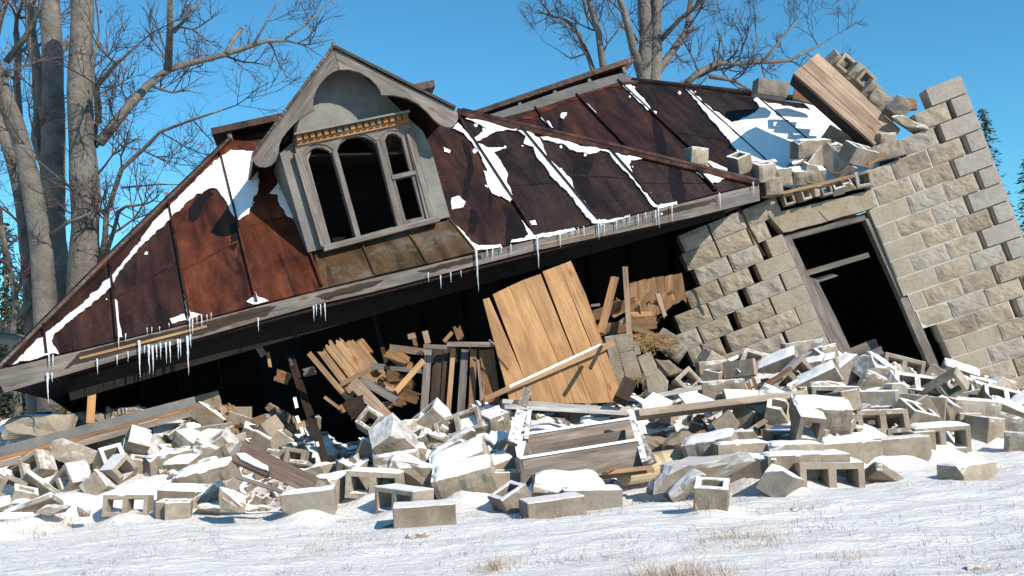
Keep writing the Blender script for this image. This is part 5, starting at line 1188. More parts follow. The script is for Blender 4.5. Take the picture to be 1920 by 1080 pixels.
# trough
TR = (P(520, 870, 6.95), Vector((0.15, -1, 0.35)).normalized())
m1 = MB(); slab(m1, [(452, 825), (612, 903), (606, 925), (582, 927), (437, 862)], TR, 0.025, axis=((452, 825), (612, 903)))
m2 = MB(); slab(m2, [(437, 852), (505, 882), (500, 892), (434, 863)], (TR[0] + TR[1] * .06, TR[1]), 0.10, axis=((437, 852), (505, 882)))
m3 = MB(); slab(m3, [(438, 888), (530, 918), (528, 924), (440, 895)], (TR[0] + TR[1] * .12, TR[1]), 0.04, axis=((438, 888), (530, 918)))
m4 = MB(); slab(m4, [(596, 898), (612, 905), (606, 926), (580, 926)], (TR[0] + TR[1] * .03, TR[1]), 0.16, axis=((600, 900), (606, 926)))
m5 = MB(); slab(m5, [(430, 850), (450, 826), (455, 832), (440, 868)], (TR[0] + TR[1] * .03, TR[1]), 0.16, axis=((430, 850), (450, 826)))
m6 = MB(); snow_patch(m6, [(442, 850), (460, 849), (502, 874), (504, 883), (480, 876), (452, 862)], (TR[0] + TR[1] * .062, TR[1]), 0.02, 6, 1)
thing_of([('side_board', m1, 'trough'), ('ledge', m2, 'trough'), ('bottom_strip', m3, 'greywood'), ('end_board', m4, 'greysnow'), ('end_board', m5, 'greywood'), ('snow_strip', m6, 'snow')], 'fallen_gutter_box', 'long brown wooden trough lying tilted with a strip of snow in it', 'trough', P(520, 900, 7.2))
# sticks near the trough
for i, (x0, y0, x1, y1, w_, mt, lb) in enumerate([(418, 780, 441, 826, 7, 'tanwood', 'left of two orange sticks standing behind the trough'), (437, 787, 451, 824, 6, 'tanwood', 'right of two orange sticks standing behind the trough'),
    (440, 783, 468, 832, 12, 'dark', 'dark plank leaning behind the orange sticks'), (412, 798, 480, 800, 6, 'brown', 'thin brown rail crossing behind the orange sticks')]):
    mb = MB(); pboard(mb, x0, y0, 8.75, x1, y1, 8.45, w_, 0.03); one(mb, mt, 'stick', lb)
# black hollow: pole with snow remnants, splinters
mb = MB(); pboard(mb, 545, 670, 9.0, 612, 870, 7.9, 15, 0.06); pole = one(mb, 'dark', 'leaning_pole', 'dark pole leaning in the black hollow with snow bits along it', 'pole')
for (x, y, w_, l_) in [(554, 755, 6, 22), (558, 786, 6, 14), (566, 808, 6, 16), (596, 836, 5, 18)]:
    mb = MB(); Y_ = lerp(9.0, 7.9, (y - 670) / 200) - 0.06; pboard(mb, x - 2, y - l_ / 2, Y_, x + 3, y + l_ / 2, Y_, w_, 0.012, jag=.01); mb.build('snow_strip', 'snow', pole)
PX = [  # boards: x0,y0,Y0,x1,y1,Y1,width px,thick m,material,jag,label
 (542, 672, 8.9, 560, 718, 8.8, 5, .02, 'greywood', .02, 'thin pale lath hanging in the black hollow'),
 (502, 660, 8.8, 507, 690, 8.75, 6, .02, 'pine', .02, 'bright orange splinter in the black hollow'),
 (484, 650, 8.9, 496, 668, 8.9, 12, .02, 'greysnow', .01, 'small white board end hanging in the black hollow'),
 (515, 702, 8.9, 546, 712, 8.9, 22, .02, 'brown', .02, 'brown board scrap across the black hollow'),
 (568, 700, 8.8, 592, 694, 8.8, 16, .02, 'greysnow', .02, 'white paddle shaped scrap in the black hollow'),
 (580, 663, 8.35, 656, 752, 8.15, 10, .05, 'tanwood', .01, 'square lath leftmost in the fan of broken boards'),
 (600, 655, 8.5, 668, 745, 8.3, 14, .03, 'tanwood', .05, 'narrow splintered board second in the fan'),
 (613, 642, 8.55, 676, 722, 8.4, 18, .03, 'tanwood', .06, 'sharply splintered board third in the fan'),
 (632, 637, 8.6, 700, 722, 8.45, 17, .03, 'tanwood', .05, 'splintered board fourth in the fan'),
 (652, 640, 8.7, 712, 715, 8.55, 20, .03, 'tanwood', .03, 'wide board fifth in the fan'),
 (668, 646, 8.75, 722, 712, 8.6, 18, .03, 'tanwood', .05, 'wide board rightmost in the fan'),
 (636, 722, 8.28, 700, 690, 8.36, 9, .03, 'tanwood', .03, 'cross batten nailed over the fan of boards'),
 (662, 716, 8.1, 732, 788, 7.95, 22, .06, 'beamwood', .01, 'thick light brown beam below the fan'),
 (676, 712, 8.2, 746, 752, 8.1, 14, .05, 'greywood', .02, 'grey round edged timber lying over the beam'),
 (608, 744, 8.15, 640, 768, 8.1, 6, .02, 'tanwood', .01, 'short stick poking left under the fan'),
 (648, 772, 8.0, 688, 756, 8.0, 36, .03, 'dark', .03, 'dark brown board plate under the fan'),
 (705, 818, 7.85, 690, 796, 7.9, 10, .03, 'tanwood', .02, 'short orange stub behind the largest block'),
 (720, 708, 8.7, 772, 735, 8.6, 40, .03, 'brown', .02, 'wide brown board right of the fan'),
 (745, 735, 8.5, 785, 748, 8.4, 22, .03, 'brown', .02, 'brown board lying lower right of the fan'),
 (724, 655, 8.75, 765, 683, 8.7, 26, .03, 'brown', .03, 'brown board corner behind the horizontal beam'),
 (732, 652, 8.6, 795, 660, 8.5, 13, .05, 'beamwood', .02, 'short horizontal beam left of the plank screen'),
 (693, 686, 8.5, 722, 688, 8.5, 11, .04, 'greywood', .01, 'grey beam stub right of the fan'),
 (730, 690, 8.45, 792, 696, 8.4, 8, .03, 'greywood', .02, 'thin grey lath behind the orange diagonal'),
 (741, 736, 8.15, 794, 676, 8.3, 11, .035, 'pine', .01, 'orange square stick leaning right onto the plank screen'),
 (797, 622, 8.9, 803, 646, 8.8, 11, .03, 'beamwood', .01, 'upright board end behind the plank screen left end'),
 (764, 632, 9.0, 780, 628, 9.0, 10, .05, 'beamwood', .01, 'loose block of wood above the horizontal beam'),
 (777, 636, 9.0, 780, 650, 8.9, 8, .03, 'brown', .01, 'short brown upright above the horizontal beam'),
 (831, 642, 8.9, 849, 622, 8.9, 7, .03, 'pine', .02, 'orange splinter above the plank screen'),
 (856, 612, 9.0, 866, 640, 8.9, 14, .03, 'brown', .04, 'brown pointed board above the plank screen'),
 (700, 590, 9.6, 730, 700, 9.2, 8, .03, 'dark', .02, 'dark stud deep inside behind the fan'),
 # right of the plank panel
 (1153, 520, 8.9, 1126, 626, 8.6, 15, .03, 'brown', .01, 'brown plank leaning up right of the pale panel'),
 (1172, 500, 9.2, 1182, 656, 9.0, 10, .03, 'beamwood', .01, 'upright pale lath right of the leaning plank'),
 (1112, 592, 9.3, 1195, 565, 9.2, 20, .04, 'brown', .02, 'dark brown board crossing behind the upright lath'),
 (1115, 620, 9.25, 1235, 604, 9.2, 22, .04, 'brown', .03, 'lower dark brown board crossing behind the upright lath'),
 (1184, 612, 9.15, 1240, 634, 9.0, 9, .03, 'tanwood', .02, 'pale stick on the straw right of the upright lath'),
 (1165, 598, 9.1, 1172, 608, 9.1, 12, .03, 'greysnow', .01, 'small snowy scrap on the crossing boards'),
 (1108, 573, 9.2, 1125, 571, 9.2, 5, .02, 'greysnow', .0, 'frosty lath end left of the leaning plank'),
 (1258, 548, 9.6, 1264, 562, 9.6, 5, .02, 'pine', .0, 'tiny bright splinter beside the broken wall edge'),
 (1128, 648, 8.35, 1106, 692, 8.2, 7, .02, 'dark', .01, 'dark short stick hanging on the batten of the pale panel'),
 (917, 637, 8.35, 968, 677, 8.3, 2.5, .008, 'tanwood', .0, 'thin twig like lath across the pale panel left edge'),
 # zone of the long board
 (1425, 728, 8.9, 1487, 689, 8.8, 9, .03, 'brown', .01, 'brown stick across the snowy blocks below the wall'),
 (1388, 714, 8.95, 1401, 738, 8.9, 8, .03, 'brown', .03, 'first rotten slat stub behind the long board'),
 (1401, 714, 8.95, 1410, 738, 8.9, 8, .03, 'brown', .03, 'second rotten slat stub behind the long board'),
 (1411, 706, 8.95, 1422, 738, 8.9, 7, .03, 'brown', .03, 'third rotten slat stub behind the long board'),
 (1390, 818, 7.9, 1455, 775, 8.3, 9, .03, 'greysnow', .02, 'grey lath in the dark gap under the long board'),
 (1467, 362, 10.42, 1603, 329, 10.42, 6, .04, 'tanwood', .01, 'thin broken lath lying over the lintel blocks'),
 (1625, 309, 10.4, 1664, 291, 10.4, 5, .03, 'brown', .02, 'short brown lath left of the stepped wall'),
 (1563, 265, 10.9, 1590, 277, 10.8, 5, .02, 'tanwood', .01, 'pale lath tip below the plank beam'),
 (1384, 390, 10.0, 1434, 480, 9.95, 4, .02, 'dark', .0, 'dark thin stick hanging from the eave over the masonry'),
 (1590, 664, 10.9, 1645, 642, 10.9, 17, .04, 'greywood', .02, 'upper grey board lying inside the doorway'),
 (1598, 680, 10.7, 1655, 655, 10.7, 14, .04, 'greywood', .02, 'lower grey board lying inside the doorway'),
 (1610, 690, 10.6, 1662, 672, 10.6, 8, .04, 'greysnow', .02, 'snowy lath on the boards inside the doorway'),
]
for (x0, y0, Y0, x1, y1, Y1, w_, th, mt, jg, lb) in PX:
    mb = MB(); pboard(mb, x0, y0, Y0, x1, y1, Y1, w_, th, jag=jg)
    one(mb, mt, 'loose_board' if w_ > 9 else 'wood_stick', lb, 'board' if w_ > 9 else 'stick', 'loose boards and sticks in the wreck')
# splintered lath that nothing tells apart, lying in heaps
lr = random.Random(31)
for (x0, x1, ya, yb, Ya, Yb_, n, where, grp) in [(400, 560, 770, 840, 8.5, 8.9, 20, 'splintered lath in the heap between the timber end and the black hollow', 'lath pieces right of the timber end'),
        (640, 800, 650, 770, 8.35, 8.9, 20, 'splintered lath tangled under and around the fan of boards', 'lath pieces around the fan of boards'),
        (1125, 1265, 545, 650, 9.1, 9.6, 20, 'splintered lath scattered between the pale panel and the broken wall', 'lath pieces right of the pale panel'),
        (1230, 1480, 760, 830, 8.0, 8.6, 12, 'splintered lath in the gap below the long board', 'lath pieces under the long board')]:
    for _ in range(n):
        x = lr.uniform(x0, x1); y = lr.uniform(ya, yb); Y = lerp(Yb_, Ya, (y - ya) / (yb - ya)); c = P(x, y, Y); an = lr.choice((lr.uniform(20, 70), lr.uniform(95, 150), lr.uniform(-20, 20))); l_ = lr.uniform(.10, .32)
        d = (rr * math.cos(R(an)) + uu * math.sin(R(an)) + fw * lr.uniform(-.5, .5)).normalized() * l_ / 2; mb = MB(); board(mb, c - d, c + d, lr.uniform(.02, .07), lr.uniform(.012, .03), twist=lr.uniform(-.5, .5), jag=lr.uniform(.01, .06), rg=lr)
        one(mb, lr.choice(('tanwood', 'brown', 'brown', 'beamwood', 'dentil')), 'lath_piece', where, 'lath', grp)
# snowy hollow brick under the beam
blk(694, 792, 'h', -10, 70, -32, 1, 'snow covered half block with core hanging at the end of the beam', Y=7.85, sc=.85, anchor=False)
# dark plank screen
SC = P(862, 720, 8.55)
parts = []
m1 = MB(); pboard(m1, 794, 649, 8.4, 838, 651, 8.42, 8, .05); parts.append(('cap_board', m1, 'greysnow'))
m1 = MB(); pboard(m1, 838, 645, 8.44, 926, 646, 8.46, 9, .05); parts.append(('cap_board', m1, 'greysnow'))
for (x0, x1, y1, w_, mt, d_) in [(803, 792, 800, 14, 'greywood', 0), (822, 812, 790, 18, 'dark', .05), (850, 838, 790, 9, 'tanwood', 0), (838, 828, 790, 12, 'dark', .04), (872, 862, 785, 14, 'greywood', .03), (888, 884, 780, 12, 'brown', 0), (902, 906, 778, 10, 'brown', .03)]:
    m1 = MB(); pboard(m1, x0, 656, 8.55 + d_, x1, y1 + 15, 8.35 + d_, w_, .025); parts.append(('plank', m1, mt))
m1 = MB(); pboard(m1, 896, 675, 8.42, 908, 790, 8.3, 5, .03); parts.append(('plank', m1, 'greysnow'))
m1 = MB(); pboard(m1, 912, 656, 8.55, 928, 775, 8.45, 27, .025); parts.append(('plank', m1, 'brown'))
m1 = MB(); pboard(m1, 800, 665, 8.75, 925, 662, 8.75, 30, .02); parts.append(('backing', m1, 'dark'))
thing_of(parts, 'plank_screen', 'dark standing plank screen with a frosted cap board left of the pale panel', 'wooden screen', SC)
# bright plank panel
PP = (P(1020, 620, 8.5), Vector((0.22, -1, 0.16)).normalized())
t = empty('leaning_boarding', P(1020, 780, 8.5), 'bright new pine plank panel leaning under the eave', 'wooden panel')
for i, q in enumerate([zB((145, 322), (182, 312), (385, 775), (420, 905), (395, 960), (310, 960), (298, 905)), zB((204, 292), (300, 245), (400, 480), (545, 850), (570, 940), (440, 950), (385, 770)),
    zB((302, 244), (385, 206), (480, 430), (640, 800), (690, 940), (572, 940), (547, 850)), zB((387, 206), (488, 170), (620, 500), (755, 830), (800, 940), (692, 940), (642, 800)),
    zB((500, 156), (600, 118), (740, 480), (870, 790), (905, 935), (802, 940), (757, 828)), zB((601, 118), (668, 92), (760, 300), (845, 540), (968, 880), (975, 930), (907, 935), (872, 790))]):
    mb = MB(); slab(mb, [q], PP, 0.022, axis=((1015, 510), (1100, 720)), front=0.004 * (i % 2)); mb.build('plank', 'pine', t)
mb = MB(); slab(mb, zB((150, 903), (838, 592), (922, 570), (930, 596), (842, 640), (160, 930)), PP, 0.05, axis=((907, 748), (1150, 640)), front=0.06); bt = mb.build('batten', 'tanwood', t)
mb = MB(); slab(mb, zB((300, 835), (845, 585), (848, 597), (305, 850)), PP, 0.045, front=0.067); mb.build('snow_strip', 'snow', t)
# inner brown wall of boards, behind
IP = (P(1220, 560, 10.15), Vector((0.25, -1, 0)).normalized()); t = empty('inner_board_wall', P(1220, 640, 10.15), 'orange brown vertical board wall inside the ruin beside the broken masonry', 'board wall')
for i in range(6):
    x = 1178 + i * 17; mb = MB(); slab(mb, ragged([(x, 530 - i * 3), (x + 15.5, 526 - i * 3), (x + 20 + i, 560 + (8 if i % 2 else 0)), (x + 17, 622 - i * 11 + (9 if i % 3 == 0 else -6)), (x + 9, 614 - i * 9), (x + 2, 622 - i * 10), (x + 2, 560)], 8, 1.8), IP, 0.03, axis=((x, 470), (x + 4, 620)), front=.004 * (i % 3)); mb.build('board', 'brown', t)
# bluish partition of blocks, standing among the boards
def masonry_bit(name, label, quads, Y, nrm, mat='block', seed=0, mortar=True):
    t = empty(name, P(*quads[0][0], Y), label, 'wall fragment')
    pl = (P(*quads[0][0], Y), nrm.normalized()); m1 = MB()
    for q in quads: 
        cx = sum(p[0] for p in q) / len(q); cy = sum(p[1] for p in q) / len(q); q2 = [(cx + (x - cx) * .975, cy + (y - cy) * .975) for x, y in q]
        slab(m1, ragged(q2, 8, .8, seed), pl, 0.14)
    m1.build('masonry', mat, t)
    if mortar:
        m2 = MB()
        for q in quads: slab(m2, q, pl, 0.10, front=-0.006 - 0.001 * quads.index(q))
        m2.build('mortar', 'mortar', t)
    for c_ in t.children: c_.color = (0.15, 0, 0, 1)
    return t
masonry_bit('partition_fragment', 'grey block partition fragment right of the pale plank panel', [zB((870, 545), (925, 535), (975, 720), (910, 735)), zB((925, 535), (1035, 520), (1045, 625), (955, 640)), zB((955, 640), (1048, 628), (1095, 790), (1000, 800)), zB((910, 735), (975, 722), (1000, 830), (940, 840)), zB((1040, 580), (1068, 575), (1085, 645), (1052, 655))], 8.9, Vector((0.1, -1, .1)))
masonry_bit('partition_fragment', 'leaning grey two block fragment between partition and black gap', [zB((1065, 665), (1145, 630), (1185, 735), (1110, 770)), zB((1112, 770), (1190, 735), (1250, 810), (1240, 880), (1130, 880))], 8.95, Vector((0.2, -1, .2)), seed=4)
masonry_bit('wall_fragment', 'shaded slab of laid blocks turned as diamonds behind the white frame', [z4((350, 260), (430, 200), (520, 285), (410, 350)), z4((345, 290), (405, 350), (350, 400)), z4((350, 405), (520, 285), (610, 385), (590, 410)), z4((430, 170), (550, 80), (600, 170), (590, 330), (520, 280)), z4((590, 240), (860, 240), (850, 290), (620, 385))], 8.75, Vector((-0.1, -1, .25)), 'rockface', 5)
masonry_bit('wall_fragment', 'small peaked block fragment behind the white frame', [z4((620, 190), (730, 108), (800, 190), (700, 230))], 8.85, Vector((0, -1, .3)), 'block', 6, False)
blk(*zB((1262, 600))[0], 'R', 60, 0, -35, .1, 'lone dark faced block hanging at the edge of the broken wall', Y=9.9, sc=1.0, anchor=False)
blk(*zB((1240, 730))[0], 'C', 0, 0, -35, .0, 'grey lump under the broken edge of the wall', Y=9.7, anchor=False)
# straw
mb = MB(); sr = random.Random(5)
for (cx, cy, Y_, rx, ry, n) in [(*zB((1100, 580))[0], 9.0, 26, 16, 420), (*zB((1210, 570))[0], 9.2, 20, 10, 220), (*zB((1030, 800))[0], 8.6, 24, 6, 160), (*zB((1110, 450))[0], 9.4, 18, 6, 120)]:
    c = P(cx, cy, Y_)
    for _ in range(n):
        a = c + Vector((sr.gauss(0, rx * .5), sr.gauss(0, rx * .35), sr.gauss(0, ry * .5))) * (Y_ / FPX); d = Vector((sr.gauss(0, 1), sr.gauss(0, 1), sr.gauss(-.2, .6))).normalized() * sr.uniform(.03, .09)
        mb.tube([a, a + d * .5 + Vector((0, 0, sr.uniform(-.01, .01))), a + d], [.0016] * 3, 3, cap=False)
tag(mb.build('straw', 'straw'), 'clumps of loose straw spilling beside the partition fragments', 'straw', kind='stuff')
# white frame: three long boards
mb = MB(); pboard(mb, 942, 752, 8.15, 1192, 770, 8.2, 8, .03); one(mb, 'whitewood', 'frame_board', 'upper of two long snowy white boards above the wooden box', 'board')
mb = MB(); pboard(mb, 946, 762, 8.0, 1200, 776, 8.05, 8, .03); one(mb, 'whitewood', 'frame_board', 'lower of two long snowy white boards above the wooden box', 'board')
mb = MB(); a, b = P(1182, 780, 8.0), P(1546, 737, 8.6); board(mb, a, b, 0.055, 0.34, face=Vector((0, -1, .18))); one(mb, 'paleboard', 'long_board', 'longest snowy board jutting over the dark gap on the right', 'board')
mb = MB(); pboard(mb, 1215, 745, 8.7, 1310, 727, 8.9, 8, .1); one(mb, 'whitewood', 'frame_board', 'short snowy board rising right behind the charred post', 'board')
mb = MB(); slab(mb, [(1272, 740), (1300, 733), (1345, 752), (1290, 762)], (P(1300, 745, 8.5), Vector((0, -.5, 1))), .02); one(mb, 'whitewood', 'frame_board', 'flat snow covered plate beside the long board', 'board')
mb = MB(); slab(mb, [(1205, 752), (1225, 735), (1262, 752), (1250, 765), (1205, 770)], (P(1230, 755, 8.35), Vector((0, -.5, 1))), .02); one(mb, 'whitewood', 'frame_board', 'flat snow covered plate at the joint of the long boards', 'board')
# leaning frosted boards left of the box
mb = MB(); pboard(mb, 978, 772, 7.6, 960, 832, 7.3, 20, .03); one(mb, 'greysnow', 'loose_board', 'blue shaded frosty board leaning left of the box', 'board')
mb = MB(); pboard(mb, 993, 768, 7.65, 986, 826, 7.4, 8, .04); one(mb, 'greysnow', 'loose_board', 'narrow frosty board standing beside the leaning one', 'board')
mb = MB(); pboard(mb, 990, 730, 8.1, 978, 762, 8.0, 18, .03); one(mb, 'greysnow', 'loose_board', 'short frosty board end above the white frame left end', 'board')
# charred post
mb = MB(); pboard(mb, 1180, 716, 8.2, 1163, 752, 8.05, 27, .08); pboard(mb, 1163, 770, 8.25, 1150, 800, 8.1, 24, .08); one(mb, 'dark', 'charred_post', 'black charred post standing through the white frame', 'post')
# wooden box
BX = P(1090, 870, 7.0)
fa, fb_, fc, fd_ = P(974, 861, 7.0), P(1196, 826, 7.15), P(1208, 876, 7.1), P(981, 910, 6.95)
bk_ = Vector((0.05, .55, 0.12)); parts = []
def panel4(pts, th, nrm):
    m = MB(); quad_slab(m, pts, th, nrm); return m
nf = (fb_ - fa).cross(fd_ - fa); nf = nf if nf.y < 0 else -nf
m = panel4([fa, fb_, fc, fd_], .022, nf); parts.append(('front_board', m, 'greysnow'))
up_ = (fa - fd_) ; 
m = panel4([fa + bk_ + Vector((.02, 0, .0)), fb_ + bk_, fc + bk_, fd_ + bk_], .022, nf); parts.append(('back_board', m, 'greysnow'))
mid = bk_ * .5 + Vector((0.02, 0, 0)); m = panel4([fa + mid + Vector((.05, 0, -.0)), fb_ + mid - Vector((.1, 0, 0)), fb_ + mid - Vector((.1, 0, .07)), fa + mid + Vector((.05, 0, -.06))], .02, nf); parts.append(('inner_rail', m, 'greysnow'))
m = panel4([fa + Vector((-.01, 0, 0)), fd_ + Vector((-.01, 0, -.02)), fd_ + bk_ + Vector((-.01, 0, -.02)), fa + bk_ + Vector((-.01, 0, 0))], .03, Vector((-1, 0, 0))); parts.append(('end_board', m, 'greysnow'))
m = MB(); board(m, P(1184, 775, 7.5), P(1212, 876, 7.05), .045, .12); parts.append(('end_board', m, 'greysnow'))
m = MB(); board(m, fd_ + Vector((-.02, -.02, -.02)), fc + Vector((.06, -.02, -.02)), .035, .05); parts.append(('bottom_rail', m, 'tanwood'))
for e_ in ((fa, fb_), (fa + bk_, fb_ + bk_)):
    m = MB(); board(m, e_[0] + Vector((0, 0, .008)), e_[1] + Vector((0, 0, .008)), .028, .016, face=Vector((0, 0, 1))); parts.append(('snow_strip', m, 'snow'))
m = MB(); pboard(m, 1128, 887, 6.95, 1222, 876, 7.0, 8, .03); parts.append(('broken_strip', m, 'tanwood'))
m = MB(); slab(m, [(1130, 884), (1165, 868), (1160, 874), (1140, 886)], (P(1145, 878, 6.9), Vector((0, -1, 0))), .02); parts.append(('broken_strip', m, 'tanwood'))
thing_of(parts, 'wooden_box', 'open weathered wooden box with frosty boards in front of the white frame', 'box', BX)
# rusted tank
mb = MB(); mb.tube([P(1168, 884, 7.45), P(1290, 864, 7.75)], [.105, .105], 20); mb.tube([P(1166.5, 884.3, 7.446), P(1168, 884, 7.45)], [.085, .1049], 20); one(mb, 'tank', 'water_tank', 'cream enamelled tank with rust lying right of the wooden box', 'tank')
mb = MB(); board(mb, P(1200, 822, 7.6), P(1222, 870, 7.4), .08, .03, face=Vector((-.3, -1, .3))); one(mb, 'greysnow', 'loose_board', 'white snowy plank edge at the right end of the box', 'board')
# plank beam at the top right with boards
bA, bB, bC = P(1488, 137, 11.0), P(1534, 99, 11.1), P(1640, 271, 10.62); BM = (bA, (bB - bA).cross(bC - bA).normalized())
parts = []
cA, cB, cC, cD = (1488, 137), (1534, 99), (1688, 244), (1640, 271)
for i in range(3):
    t0, t1 = i / 3 + .008, (i + 1) / 3 - .008; q = [(lerp(cA[0], cB[0], t0), lerp(cA[1], cB[1], t0)), (lerp(cA[0], cB[0], t1), lerp(cA[1], cB[1], t1)), (lerp(cD[0], cC[0], t1), lerp(cD[1], cC[1], t1)), (lerp(cD[0], cC[0], t0), lerp(cD[1], cC[1], t0))]
    m = MB(); slab(m, ragged(q, 30, .8, i), BM, .04, axis=(q[0], q[3]), front=.003 * (i % 2)); parts.append(('plank', m, 'beamwood'))
m = MB(); slab(m, [cA, (1493, 133), (1645, 268), cD], BM, .20, axis=(cA, cD), front=-.041); parts.append(('side_plank', m, 'dark'))
m = MB(); slab(m, [(1489, 138), (1532, 100), (1538, 104), (1495, 143)], BM, .18, axis=((1489, 138), (1532, 100)), front=-.045); parts.append(('end_plank', m, 'beamwood'))
m = MB(); slab(m, [(1528, 103), (1534, 99), (1688, 242), (1682, 248)], BM, .18, axis=(cB, cC), front=-.043); parts.append(('side_plank', m, 'beamwood'))
thing_of(parts, 'plank_beam', 'boxed plank beam tilted against the sky on top of the wall', 'beam', P(1590, 185, 10.5))
# ------------------------------------------------------------------ trees
def wobble(pts, amp, seed, step=0.35):
    out = []
    for a, b in zip(pts, pts[1:]):
        n = max(1, int((b - a).length / step))
        for k in range(n): out.append(a.lerp(b, k / n))
    out.append(pts[-1])
    return [p + Vector((nz(p.x * 1.3 + seed, p.z * 1.3), nz(p.x * 1.3, p.z * 1.3 + seed), nz(seed, p.z, p.x))) * amp * (0 if i == 0 else 1) for i, p in enumerate(out)]
def limb(mb, px, Y, r0, r1, seed, sides=7, amp=0.06):
    """px: pixel path; Y: number or (start, end) depth"""
    if not isinstance(Y, tuple): Y = (Y, Y)
    n = len(px) - 1; pts = [P(x, y, lerp(Y[0], Y[1], i / n)) for i, (x, y) in enumerate(px)]
    w_ = wobble(pts, amp, seed); m = len(w_) - 1
    rad = [lerp(r0, r1, i / m) * (1 + 0.10 * nz(i * .9, seed)) for i in range(m + 1)]
    mb.tube(w_, rad, sides); return w_, rad
def twigs(mb, leaf, p, d, ln, r, dep, rg):
    if dep == 0 or ln < 0.07: 
        return
    n = 4; pts = [p]; q = d.copy()
    for i in range(n):
        q = (q + Vector((rg.gauss(0, .16), rg.gauss(0, .16), rg.gauss(0.05, .14)))).normalized(); pts.append(pts[-1] + q * (ln / n))
    mb.tube(pts, [lerp(r, r * .45, i / n) for i in range(n + 1)], 4 if r > .012 else 3, cap=False)
    if leaf is not None and dep <= 2 and rg.random() < .05:
        c = pts[-1]; s = rg.uniform(.02, .045); a = Vector((rg.gauss(0, 1), rg.gauss(0, 1), rg.gauss(0, 1))).normalized() * s; b = a.orthogonal().normalized() * s * .6
        leaf.add([c - a, c + b, c + a, c - b + a * .2], [(0, 1, 2, 3)])
    k = 3
    for i in range(k + (1 if dep > 2 else 0)):
        t = rg.uniform(.3, 1.0); base = pts[min(n, int(t * n) + 0)]; ax = q.orthogonal().normalized(); ax = Matrix.Rotation(rg.uniform(0, 6.28), 3, q) @ ax
        nd = (q * rg.uniform(.6, 1.1) + ax * rg.uniform(.5, 1.0) + Vector((0, 0, .12))).normalized()
        twigs(mb, leaf, base, nd, ln * rg.uniform(.5, .8), max(.0035, r * .58), dep - 1, rg)
def dress(mb, leaf, w_, rad, rg, every=1, ln=1.0, dep=4, start=2, toward=None):
    every = max(1, every - 1); start = 1
    for i in range(start, len(w_) - 1, every):
        d = (w_[i + 1] - w_[i]).normalized(); ax = Matrix.Rotation(rg.uniform(0, 6.28), 3, d) @ d.orthogonal().normalized()
        nd = (d * .5 + ax + (toward if toward is not None else Vector((0, 0, .2)))).normalized()
        twigs(mb, leaf, w_[i], nd, ln * rg.uniform(.6, 1.2), min(.022, rad[i] * .5), dep, rg)
    twigs(mb, leaf, w_[-1], (w_[-1] - w_[-2]).normalized(), ln, rad[-1] * .8, dep, rg)
def tree(name, label, trunk_paths, limbs, Y, seed, dep=4, ln=1.1, every=2, leaves=True, tsides=10):
    rg = random.Random(seed); base = P(*trunk_paths[0][0][0], Y)
    t = empty(name, Vector((base.x, base.y, 0)), label, 'tree', 'bare trees behind the ruin')
    m = MB()
    for px, r0, r1 in trunk_paths: limb(m, px, Y, r0, r1, seed, tsides, .05)
    m.build('trunk', 'bark', t, smooth=True)
    tw = MB(); lf = MB()
    for k, (px, dY, r0, r1, e, l_) in enumerate(limbs):
        m = MB(); w_, rad = limb(m, px, (Y, Y + dY), r0, r1, seed + k * 3.1, 7, .08); m.build('limb', 'bark', t, smooth=True)
        if e: dress(tw, lf if leaves else None, w_, rad, rg, e, l_, dep)
    if tw.v: tw.build('twigs', 'twig', t)
    if lf.v: lf.build('dry_leaves', 'leafred', t)
    return t
tree('bare_tree', 'straight grey trunk with a long limb arching right over the roof', [([(150, 760), (152, 600), (158, 430), (156, 280), (153, 120), (152, -60)], .23, .15)],
 [([(186, 268), (235, 205), (275, 160), (315, 131), (350, 118), (420, 101), (500, 76), (535, 73)], 1.5, .078, .024, 2, .9), ([(535, 73), (570, 50), (625, -5)], .3, .02, .008, 2, .6),
  ([(315, 131), (320, 60), (326, -20)], -.8, .06, .035, 2, .9), ([(425, 99), (440, 80), (457, 52)], .3, .035, .03, 0, .5), ([(475, 84), (500, 40), (530, -5)], .3, .02, .008, 2, .6),
  ([(190, 490), (200, 400), (228, 320), (300, 250), (365, 225), (420, 205)], -1.2, .05, .012, 2, 1.0), ([(192, 500), (213, 430), (225, 395), (240, 384), (270, 380)], -.6, .035, .018, 2, .5),
  ([(185, 230), (180, 160), (215, 120), (262, 80)], -.8, .05, .015, 2, 1.0), ([(228, 352), (290, 345), (350, 347)], -.5, .015, .006, 2, .5),
  ([(182, 480), (184, 380), (180, 280), (178, 130), (182, 60)], .3, .05, .02, 2, 1.1), ([(325, 60), (360, 20), (385, -10)], .3, .03, .012, 1, .7)], 14.0, 3)
tree('bare_tree', 'grey trunk with a broken stub on its right side, second from the tallest', [([(110, 760), (104, 600), (98, 400), (100, 220), (96, 60), (94, -60)], .24, .14)],
 [([(96, 300), (78, 170), (60, 60), (56, -30)], .6, .10, .07, 3, .9), ([(104, 110), (118, 78), (120, 76)], .2, .06, .05, 0, .3), ([(98, 350), (70, 260), (62, 120), (68, -20)], .9, .08, .05, 3, .9)], 15.0, 8)
tree('bare_tree', 'pale trunk leaning left across the lower left trees', [([(98, 780), (88, 620), (80, 480), (58, 340), (30, 230), (2, 160), (-30, 80)], .19, .10)],
 [([(45, 290), (10, 200), (-10, 90)], -.4, .07, .05, 2, .8), ([(12, 115), (50, 70), (76, 20), (80, -10)], -.5, .05, .02, 2, .8), ([(95, 440), (130, 415), (180, 400)], -.6, .03, .02, 2, .4)], 13.4, 12)
